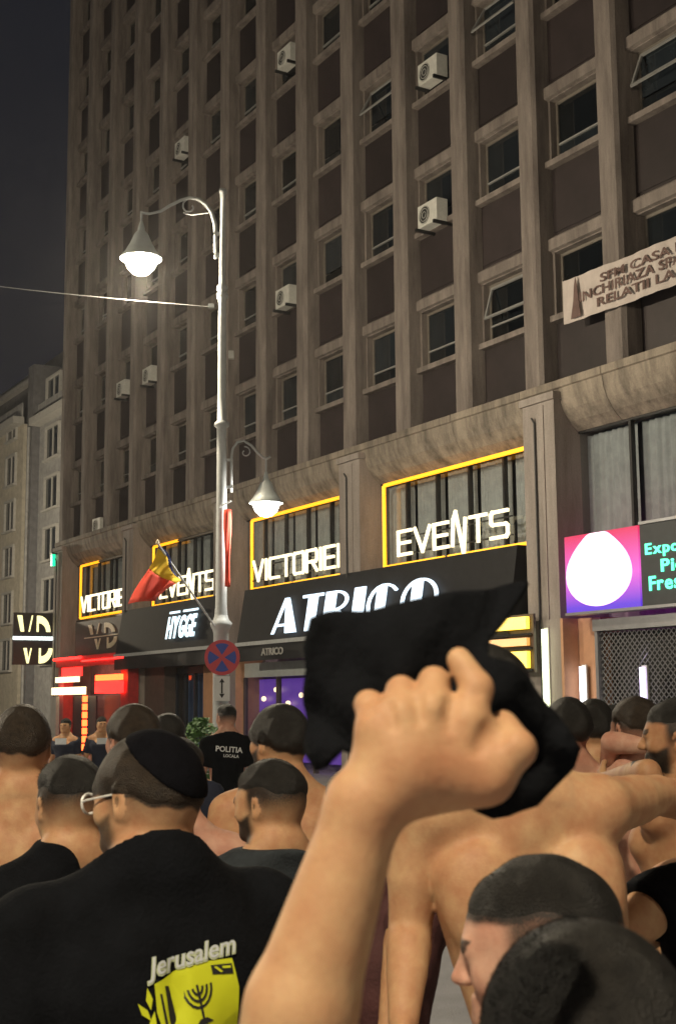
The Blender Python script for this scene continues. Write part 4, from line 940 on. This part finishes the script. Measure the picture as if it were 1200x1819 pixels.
    def hairmesh(s, V, Q, ho):
        n = s.cards
        if not n: return
        q = s.headlocal(V[Q].mean(1)); am = s.hairamt(*q.T)[0]; A = V[Q]; nr = np.cross(A[:, 1]-A[:, 0], A[:, 3]-A[:, 0]); ar = np.linalg.norm(nr, axis=1); nr /= ar[:, None]+1e-12
        w_ = ar*(am > .14); pick = rng.choice(len(Q), n, p=w_/w_.sum()); u = rng.random((n, 2, 1)); a = A[pick]
        p = (a[:, 0]*(1-u[:, 0])+a[:, 1]*u[:, 0])*(1-u[:, 1])+(a[:, 3]*(1-u[:, 0])+a[:, 2]*u[:, 0])*u[:, 1]
        fwd = s.Hm@np.array([0., 1, .1]); d = nr[pick]*.42+fwd*.75+rng.normal(0, .30, (n, 3)); d /= np.linalg.norm(d, axis=1)[:, None]
        ln = max(s.hairlen, .006)*(.45+.6*rng.random(n))[:, None]*S_(am[pick]); sd = np.cross(d, rng.normal(0, 1, (n, 3))); sd /= np.linalg.norm(sd, axis=1)[:, None]; wdt = .0005
        b0 = p-nr[pick]*.002; VV = np.stack([b0-sd*wdt, b0+sd*wdt, b0+d*ln], 1).reshape(-1, 3); QQ = np.arange(3*n).reshape(-1, 3)
        tag(link('hair_strands', mesh_np('hair_strands', VV, QQ), s.hm, ho), None, None, kind='stuff')
    def wear(s, name, m, tags, t, cuts, h=.010, fold=.006, parent=None, boxt=None):
        D = s.D; b0, b1 = D.bounds(boxt or tags); b0 -= .05; b1 += .05; v, ax = D.grid(b0, b1, h, tags, .04)
        X, Y, Z = ax[0][:, None, None], ax[1][None, :, None], ax[2][None, None, :]; v = v-t-cl_fold(X, Y, Z, fold)
        for c_ in cuts: v = smax(v, c_(X, Y, Z).astype(np.float32)*np.ones_like(v), .006)
        V, Q = surfnet(v, b0, h); return link(name, mesh_np(name, V, Q), m, parent or s.o), V, Q
    def tshirt(s, m, name='t_shirt', sleeve=.72, t=.014, h=.010, collar=1.485, hem=.86, fold=.006):
        S = s.S; cuts = [lambda X, Y, Z: (hem*S-Z)+0*X+0*Y, lambda X, Y, Z: (Z-collar*S)+.75*(Y+.06*S)+0*X]
        for q in (-1, 1):
            sh, el, wr = s.sh[q]; d = (el-sh); L = np.linalg.norm(d); d = d/L
            # sleeve end: only near the arm itself
            cuts.append(lambda X, Y, Z, sh=sh, d=d, L=L, q=q: np.minimum((X-sh[0])*d[0]+(Y-sh[1])*d[1]+(Z-sh[2])*d[2]-sleeve*L, (X*q-.15*S)+0*Y+0*Z))
        return s.wear(name, m, ('t', 'a', 'n'), t, cuts, h, fold)
def S_(a): return (.6+.4*a)[:, None]
def half(nx, ny, nz, c_): return lambda X, Y, Z: nx*X+ny*Y+nz*Z-c_
def slung(p, q, m, label, cx, cz, rx, rz, t=.022):                    # a shirt thrown over a shoulder; a thing of its own
    o = empty('slung_shirt', label, 'shirt', p.o.location, p.yaw, 'shirts slung over shoulders'); S = p.S; sh = p.sh[q][0]
    c_ = sh+np.array([cx, -.03, cz])
    reg = lambda X, Y, Z: ((((X-c_[0]+.12*(Z-c_[2]))/rx)**4+((Y-c_[1])/.26)**4+((Z-c_[2]+.03)/(rz*1.1))**4+.06+.05*np.sin(26*X+19*Z+1))**.25-1)*min(rx, rz)
    p.wear('cloth', m, ('t', 'a', 'n'), t, [reg], .008, .014, o)
from mathutils.bvhtree import BVHTree
def decal(parent, me, m, name, V, Q, c_, size, ang=0., lift=.003, flip=1):
    """flat print (x, y in metres) laid on the back of a garment: each vertex is dropped onto the cloth along +y"""
    bv = BVHTree.FromPolygons([tuple(p) for p in V], [tuple(q) for q in Q]); n = len(me.vertices); a = np.empty(n*3); me.vertices.foreach_get('co', a); a = a.reshape(-1, 3)
    ca, sa = math.cos(ang), math.sin(ang); out = []
    for p in a:
        x, z = c_[0]+(p[0]*ca-p[1]*sa)*size, c_[2]+(p[0]*sa+p[1]*ca)*size
        hit = bv.ray_cast(Vector((x, -.8, z)), Vector((0, 1, 0)))
        y = hit[0].y if hit[0] is not None else c_[1]; out.append((x, y-lift-max(p[2], 0)*0, z))
    me.vertices.foreach_set('co', np.array(out).ravel()); me.update(); return link(name, me, m, parent, smooth=True)
def flatpoly(polys, sub=2):                             # polygons -> finely cut flat mesh that can follow folds
    bm = bmesh.new()
    for pl in polys:
        vs = [bm.verts.new((p[0], p[1], 0)) for p in pl]; bm.faces.new(vs)
    bm.normal_update(); bmesh.ops.triangulate(bm, faces=bm.faces)
    for _ in range(sub): bmesh.ops.subdivide_edges(bm, edges=[e_ for e_ in bm.edges if e_.calc_length() > .012], cuts=1)
    bmesh.ops.triangulate(bm, faces=bm.faces); me = bpy.data.meshes.new('print'); bm.to_mesh(me); bm.free(); return me
def flat_text(tx, bold=0., shear=0., sub=0):
    me = text_mesh(tx, bold, 0., shear); bm = bmesh.new(); bm.from_mesh(me); bmesh.ops.remove_doubles(bm, verts=bm.verts, dist=1e-5); bmesh.ops.triangulate(bm, faces=bm.faces)
    for _ in range(sub): bmesh.ops.subdivide_edges(bm, edges=[e_ for e_ in bm.edges if e_.calc_length() > .1], cuts=1)
    bmesh.ops.triangulate(bm, faces=bm.faces); bm.to_mesh(me); bm.free()
    a = np.array([v.co[:] for v in me.vertices]); a[:, 0] -= (a[:, 0].min()+a[:, 0].max())/2; k = 1/np.ptp(a[:, 0]); a *= k; me.vertices.foreach_set('co', a.ravel()); return me

NEAR, MID, FAR = (.008, .0045), (.011, .007), (.020, .013)
# man with the kippah
p = Person(270, 1299, 2.62, 24, 'man in black crest T-shirt and large black kippah, back turned', girth=1.30, neck=1.16, limb=1.2, head=(33, -6, 2), hairlen=.006, res=NEAR, stub=.8, beard=.8, skin='skin', cards=5000, hairline=-.045, hair='hairbr').build(('tee',))
o, V, Q = p.tshirt('tee', sleeve=.85, collar=1.555, t=.018, h=.009, fold=.009)
S = p.S; cc = np.array([.035, -.2, 1.352*S])
decal(o, flat_text('Jerusalem', .045, .3, 1), 'crestpale', 'lettering_outline', V, Q, cc, .182, R(9), .0052)
decal(o, flat_text('Jerusalem', .006, .3, 1), 'hivis', 'script_lettering', V, Q, cc+np.array([.0, 0, .002]), .178, R(9), .0066)
sh_ = [(-.078,-.012),(-.03,-.002),(.03,-.002),(.078,-.008),(.082,-.06),(.07,-.13),(.0,-.20),(-.07,-.13),(-.082,-.06)]
cr_ = decal(o, flatpoly([sh_], 5), 'crest', 'shield', V, Q, cc, 1, R(9), .0030)
me_men = [arc(0,-.038,r_+.0022,r_*1.2+.0022,180,360,10)+arc(0,-.038,r_-.0022,r_*1.2-.0022,360,180,10) for r_ in (.010, .019, .028)]
me_men += [[(-.0024,-.034),(.0024,-.034),(.0024,-.092),(-.0024,-.092)], [(-.020,-.100),(.020,-.100),(.007,-.090),(-.007,-.090)]]
decal(o, flatpoly(me_men, 1), 'ink', 'menorah', V, Q, cc, 1, R(9), .0048)
for pl_ in ([(-.060,-.02),(-.052,-.022),(-.048,-.08),(-.056,-.125),(-.062,-.08)], [(-.072,-.03),(-.068,-.03),(-.066,-.09),(-.070,-.12)], [(.035,-.010),(.075,-.016),(.075,-.034),(.055,-.030),(.035,-.026)]):
    decal(o, flatpoly([pl_], 1), 'ink', 'shield_stripe', V, Q, cc, 1, R(9), .0048)
decal(o, flatpoly([[(.040,-.014),(.045,-.014),(.056,-.026),(.051,-.026)], [(.056,-.016),(.072,-.019),(.071,-.023),(.056,-.020)]], 1), 'crest', 'banner_letter', V, Q, cc, 1, R(9), .0060)
leaf = lambda x, z, a: [(x+q[0]*math.cos(a)-q[1]*math.sin(a), z+q[0]*math.sin(a)+q[1]*math.cos(a)) for q in ((0,-.018),(.006,0),(0,.02),(-.006,0))]
decal(o, flatpoly([leaf(-.092, -.035, .0), leaf(-.103, -.055, .5), leaf(-.092, -.075, -.3), leaf(-.106, -.092, .6), leaf(-.090, -.112, -.4), leaf(-.104, -.13, .5)], 1), 'crest', 'laurel', V, Q, cc, 1, R(9), .0045)
# kippah
D = p.D; b0 = p.HP((0, 0, 1.66))-.17; v, ax = D.grid(b0, b0+.34, .005, ('h',), .03); X, Y, Z = np.meshgrid(*ax, indexing='ij')
hl_ = p.headlocal(np.stack([X, Y, Z], -1).reshape(-1, 3)); nrm = np.array([.10, -.66, .75]); nrm /= np.linalg.norm(nrm)
reg = ((hl_-np.array([0, -.014, 1.662]))@nrm).reshape(v.shape)
v = smax(v-.0095, (.043-reg).astype(np.float32), .004); V, Q = surfnet(v, b0, .005); link('kippah', mesh_np('kippah', V, Q), 'kippah', p.o)
g_ = MB()
for q in (-1, 1):
    g_.tube([tuple(p.HP((q*.034+.024*math.cos(a), .117-.006*abs(math.cos(a)), 1.634+.019*math.sin(a)))) for a in np.linspace(0, 2*math.pi, 17)], .0028, 6, False)
    g_.tube([tuple(p.HP((q*.058, .108, 1.638))), tuple(p.HP((q*.074, .085, 1.640))), tuple(p.HP((q*.081, .0, 1.646)))], .0022, 6)
g_.tube([tuple(p.HP((-.012, .116, 1.638))), tuple(p.HP((.012, .116, 1.638)))], .0025, 6); g_.build('glasses', 'whiteplastic', p.o)

# shirtless man at the left edge, and the one before him with a shirt on his shoulder
Person(42, 1252, 4.3, 6, 'shirtless man with cropped brown hair behind the man with a black shirt on his shoulder', head=(6, 0, 0), res=MID, hairlen=.008, hair='hairbr', cards=3500, limb=1.05, hairline=-.040).build()
p = Person(128, 1343, 3.5, 22, 'shirtless man with black hair, black shirt on his shoulder, beside the kippah man', head=(12, -8, 0), res=MID, hairlen=.013, cards=3500, neck=1.12).build()
slung(p, -1, 'tee', 'black shirt slung over the shoulder beside the kippah man', .075, .0, .125, .16)
# men right of the kippah man
Person(318, 1312, 4.2, -6, 'shirtless man mostly hidden behind the man with the kippah', res=MID, skin='skinpink', limb=1.1).build()
p = Person(485, 1349, 3.8, 26, 'bearded man with a charcoal shirt across his shoulders', head=(34, -6, 0), res=MID, hairlen=.011, beard=1., cards=3000, neck=1.12).build()
slung(p, -1, 'teegrey', 'charcoal shirt draped round the shoulders of the bearded man', .09, -.012, .21, .14, .026)
Person(497, 1251, 4.8, 14, 'tall shirtless man with beard standing behind the charcoal shirt man', head=(30, 0, 0), res=MID, hairlen=.010, beard=1., cards=2500, limb=1.1, neck=1.1, hairline=-.060).build()
Person(237, 1251, 5.0, 20, 'brown-haired man whose head shows above the kippah man', head=(18, 0, 0), res=MID, hairlen=.010, hair='hairbr', cards=2500, skin='skinpink', hairline=-.045).build()
Person(299, 1268, 6.2, 0, 'dark-haired man in navy shirt, top of head behind the kippah', res=MID, cards=800).build(('navy',)).tshirt('navy', h=.014)
# officer
p = Person(403, 1251, 13.0, 14, 'officer in black lettered T-shirt standing by the traffic sign', group='officers by the entrance', head=(24, -4, 0), res=(.014, .009), skin='skinpink').build(('tee',)); o, V, Q = p.tshirt('tee', h=.012)
decal(o, flat_text('POLITIA', .02), 'signwhite', 'back_lettering', V, Q, np.array([.0, -.2, 1.325*p.S]), .26, R(-5)); decal(o, flat_text('LOCALA', .02), 'signwhite', 'back_lettering', V, Q, np.array([.02, -.2, 1.275*p.S]), .15, R(-5))
for i, (px, yw, lb) in enumerate(((117, 165, 'officer in light blue trousers by the red entrance'), (181, 200, 'officer in dark blue trousers by the red door'))):
    p = Person(px, 1276-3*i, 20.0, yw, lb, group='officers by the entrance', res=FAR).build(('bluecloth' if i == 0 else 'navy',)); p.tshirt('navy', h=.018)
    MB().box(-.09, .09, .138, .150, 1.24, 1.33).build('chest_patch', 'hivis', p.o)
# tall shirtless man, arm along his neighbour's shoulders
Person(985, 1200, 2.75, 3, 'tall shirtless man with outstretched arm and broad bare back beneath the waved shirt', h=1.965, head=(0, -26, 0), res=NEAR, limb=.94, shrug=.055, neck=1.05, girth=.86, lean=(-.18, .0),
       armL=(at(728, 1648, 2.72), at(716, 1815, 2.58)), armR=(at(1165, 1412, 2.95), at(1345, 1452, 3.3)), skin='skin').build(('tee',))
# profile man and the man waving the shirt
p = Person(972, 1516, 1.75, 30, 'young man with fade haircut in profile behind the man who waves a shirt', head=(46, -8, 0), res=NEAR, hairlen=.004, cards=14000, stub=.85, beard=.25, skin='skinpink').build(('tee',)); p.tshirt('tee', h=.012)
for q in (-1, 1):
    c_ = p.HP((q*.030, .0815, 1.634)); MB().lathe([(0, -.011), (.008, -.008), (.011, 0), (.008, .008), (0, .011)], tuple(c_), 12).build('eye', 'eye', p.o, smooth=True)
WD = 1.02
wv = Person(1045, 1634, 1.2, 8, 'dark-haired man raising his arm to wave a black shirt', head=(22, -6, 0), res=NEAR, hairlen=.0065, cards=42000, stub=.9, hairline=-.045, skin='skin', limb=.85,
            armL=(at(496, 1940, WD+.01), at(600, 1600, WD), 'nohand'))
def hp(x, y, dy=0.): return wv.toL(at(x, y, WD+dy))
D = wv.D
D.cap(hp(498, 1930), hp(535, 1790), .040, .0415, 'b', .01); D.cap(hp(535, 1790), hp(648, 1430), .0405, .0275, 'b', .01)
D.cap(hp(648, 1430), hp(722, 1368), .0275, .031, 'b', .015)
D.ell(hp(772, 1335, .004), (.052, .024, .046), 'b', .02); D.ell(hp(850, 1355, -.004), (.030, .022, .030), 'b', .02); D.ell(hp(715, 1320, .004), (.034, .022, .034), 'b', .02)
for pts, r_ in ((((664, 1290, -.004), (655, 1252, .012), (682, 1268, .052)), (.0120, .0110, .0098)), (((712, 1268, -.008), (712, 1228, .012), (728, 1258, .058)), (.0124, .0115, .010)),
                (((768, 1258, -.010), (770, 1212, .010), (778, 1250, .058)), (.0128, .0118, .010)), (((832, 1280, -.008), (846, 1222, .002), (815, 1172, .010)), (.0138, .0125, .0098)),
                (((868, 1385, -.010), (918, 1330, -.012), (893, 1288, .016)), (.0165, .0140, .0115))):
    Pp = [hp(*q) for q in pts]; base = hp(772, 1335) if pts[0][1] < 1380 else hp(830, 1370)
    D.cap(base*.45+Pp[0]*.55, Pp[0], r_[0]*1.05, r_[0], 'b', .012); D.cap(Pp[0], Pp[1], r_[0], r_[1], 'b', .0045); D.cap(Pp[1], Pp[2], r_[1], r_[2], 'b', .004)
for (xa_, ya_), (xb_, yb_) in (((688, 1252), (697, 1290)), ((740, 1238), (745, 1280)), ((800, 1248), (797, 1292))): D.cap(hp(xa_, ya_, -.019), hp(xb_, yb_, -.024), .0045, .002, 'b', .006, sub=True)
D.cap(hp(872, 1300, -.022), hp(850, 1330, -.026), .006, .003, 'b', .010, sub=True)
for (x_, y_), (u_, v_) in (((650, 1268), (664, 1264)), ((705, 1240), (720, 1238)), ((763, 1224), (778, 1224)), ((838, 1236), (852, 1232)), ((834, 1226), (848, 1222)), ((812, 1196), (826, 1190))): D.cap(hp(x_, y_, -.0135), hp(u_, v_, -.0135), .0012, .0012, 'b', .003, sub=True)
fb = np.array([hp(a, b, c_) for a in (420, 960) for b in (1140, 1900) for c_ in (-.09, .09)]); wv.fine = [(fb.min(0), fb.max(0), .0030)]
wv.build(('denim',)); wv.tshirt('teegrey', h=.012, sleeve=.55)
MB().tube([tuple(hp(770+27*math.cos(a), 1243+6*math.sin(a), -.003-.014*math.sin(a)+.006)) for a in np.linspace(0, 2*math.pi, 17)], .0022, 6, False).build('finger_ring', 'steel', wv.o)
# the waved shirt: bunched cloth with its own folds and thickness
def waved(outline, d0, name, par, amp=.014, ph=0.):
    xs = [q[0] for q in outline]; ys = [q[1] for q in outline]; n_ = 64; x0, x1, y0, y1 = min(xs), max(xs), min(ys), max(ys); step = 9.0
    bm = bmesh.new(); vs = [bm.verts.new((q[0], q[1], 0)) for q in outline]; bm.faces.new(vs); bm.normal_update(); bmesh.ops.triangulate(bm, faces=bm.faces)
    for _ in range(7):
        le = [e_ for e_ in bm.edges if e_.calc_length() > 2*step]
        if not le: break
        bmesh.ops.subdivide_edges(bm, edges=le, cuts=1); bmesh.ops.triangulate(bm, faces=[f for f in bm.faces if len(f.verts) > 3])
    me = bpy.data.meshes.new(name); bm.to_mesh(me); bm.free()
    out = []
    for v_ in me.vertices:
        x, y = v_.co.x, v_.co.y; f = math.sin(.030*x+.018*y+ph)*.7+math.sin(.042*x-.028*y+2*math.sin(.012*y)+ph)*.5+math.sin(.09*x+.05*y)*.08
        cx_, cy_ = (x-770)/240, (y-1250)/190; rr_ = cx_*cx_+cy_*cy_; out.append(at(x+2*math.sin(y*.07+ph), y+2*math.sin(x*.06+ph), d0+amp*f+.035*rr_))
    me.vertices.foreach_set('co', np.array(out).ravel()); me.update(); o = link(name, me, 'tee', par, smooth=True); s_ = o.modifiers.new('s', 'SOLIDIFY'); s_.thickness = .004; s_.offset = 0
    return o
shirt_ = empty('waved_shirt', 'black T-shirt bunched in a raised fist and waved overhead', 'shirt', (0, 0, 0))
waved([(548,1098),(575,1088),(640,1086),(700,1078),(760,1060),(850,1048),(938,1036),(925,1062),(905,1088),(872,1132),(866,1166),(905,1180),(935,1204),(962,1240),(990,1275),(1030,1330),(1018,1362),(985,1395),(955,1428),(905,1450),(870,1452),(840,1440),(822,1424),(800,1395),(720,1372),(650,1345),(610,1335),(580,1362),(560,1366),(545,1335),(541,1250),(541,1150)], WD+.075, 'body_cloth', shirt_)
waved([(600,1110),(720,1096),(830,1075),(880,1080),(850,1150),(850,1190),(905,1230),(945,1300),(960,1340),(930,1400),(880,1430),(845,1420),(760,1340),(660,1310),(600,1300),(575,1240),(580,1160)], WD+.125, 'folded_sleeve', shirt_, .018, 1.7)
# group on the right
p = Person(1125, 1238, 5.5, 10, 'shirtless pink-backed man wearing a black waist strap', head=(14, 0, 0), res=MID, skin='skinpink', hairlen=.010, hair='hairbr', cards=2000, hairline=-.02).build()
S = p.S; p.wear('waist_strap', 'tee', ('t',), .012, [lambda X, Y, Z: np.abs(Z-1.06*S-.42*X+0*Y)-.035], .012, .001)
Person(1198, 1241, 4.5, 50, 'bearded man in profile reaching his arm behind the man with the waist strap', head=(24, 0, 0), res=MID, beard=1., hairlen=.010, cards=2500, armL=(at(1150, 1372, 4.35), at(1075, 1385, 4.9)), skin='skintan').build()
Person(1006, 1240, 5.7, 6, 'dark-haired shirtless man with arm across the shoulders of the strapped man', res=MID, armR=(at(1085, 1318, 5.45), at(1152, 1326, 5.32), (0, 1, 0)), hairlen=.014, cards=2000, skin='skinpink', hairline=-.06).build()
Person(1052, 1243, 6.4, -4, 'dark-haired shirtless man behind, between the two men linked by an arm', res=MID, hairlen=.014, cards=2000, hairline=-.06).build()
Person(1086, 1253, 7.4, 0, 'man in navy shirt behind the linked shirtless men', res=MID, cards=600).build(('navy',)).tshirt('navy', h=.014)
p = Person(1300, 1280, 3.2, 10, 'man in black T-shirt whose bare bent elbow shows beneath the outstretched arm', res=MID, h=1.76, armL=(at(1102, 1664, 3.05), at(1185, 1650, 3.35)), limb=1.1).build(('tee',)); p.tshirt('tee', sleeve=.5)
p = Person(632, 1362, 3.2, 4, 'man in dark maroon T-shirt behind the raised forearm', res=MID, limb=.95, girth=.9, armR=(at(716, 1640, 3.1), at(690, 1830, 3.0))).build(('tee',)); p.tshirt('maroon', sleeve=.8)

# ------------------------------------------------------------------ thin haze added to stand in for lens halos round the lamps
hz = MB().box(-70, 60, -30, 110, -1, 40).build('halo_haze', None); hz['kind'] = 'stuff'
hm = bpy.data.materials.new('halo_haze'); hm.use_nodes = True; ht = hm.node_tree; ht.nodes.remove(ht.nodes['Principled BSDF'])
pv_ = ht.nodes.new('ShaderNodeVolumePrincipled'); pv_.inputs['Color'].default_value = (.9, .9, .92, 1); pv_.inputs['Density'].default_value = .0005; pv_.inputs['Anisotropy'].default_value = .75
ht.links.new(pv_.outputs[0], ht.nodes['Material Output'].inputs['Volume']); hz.data.materials.append(hm)
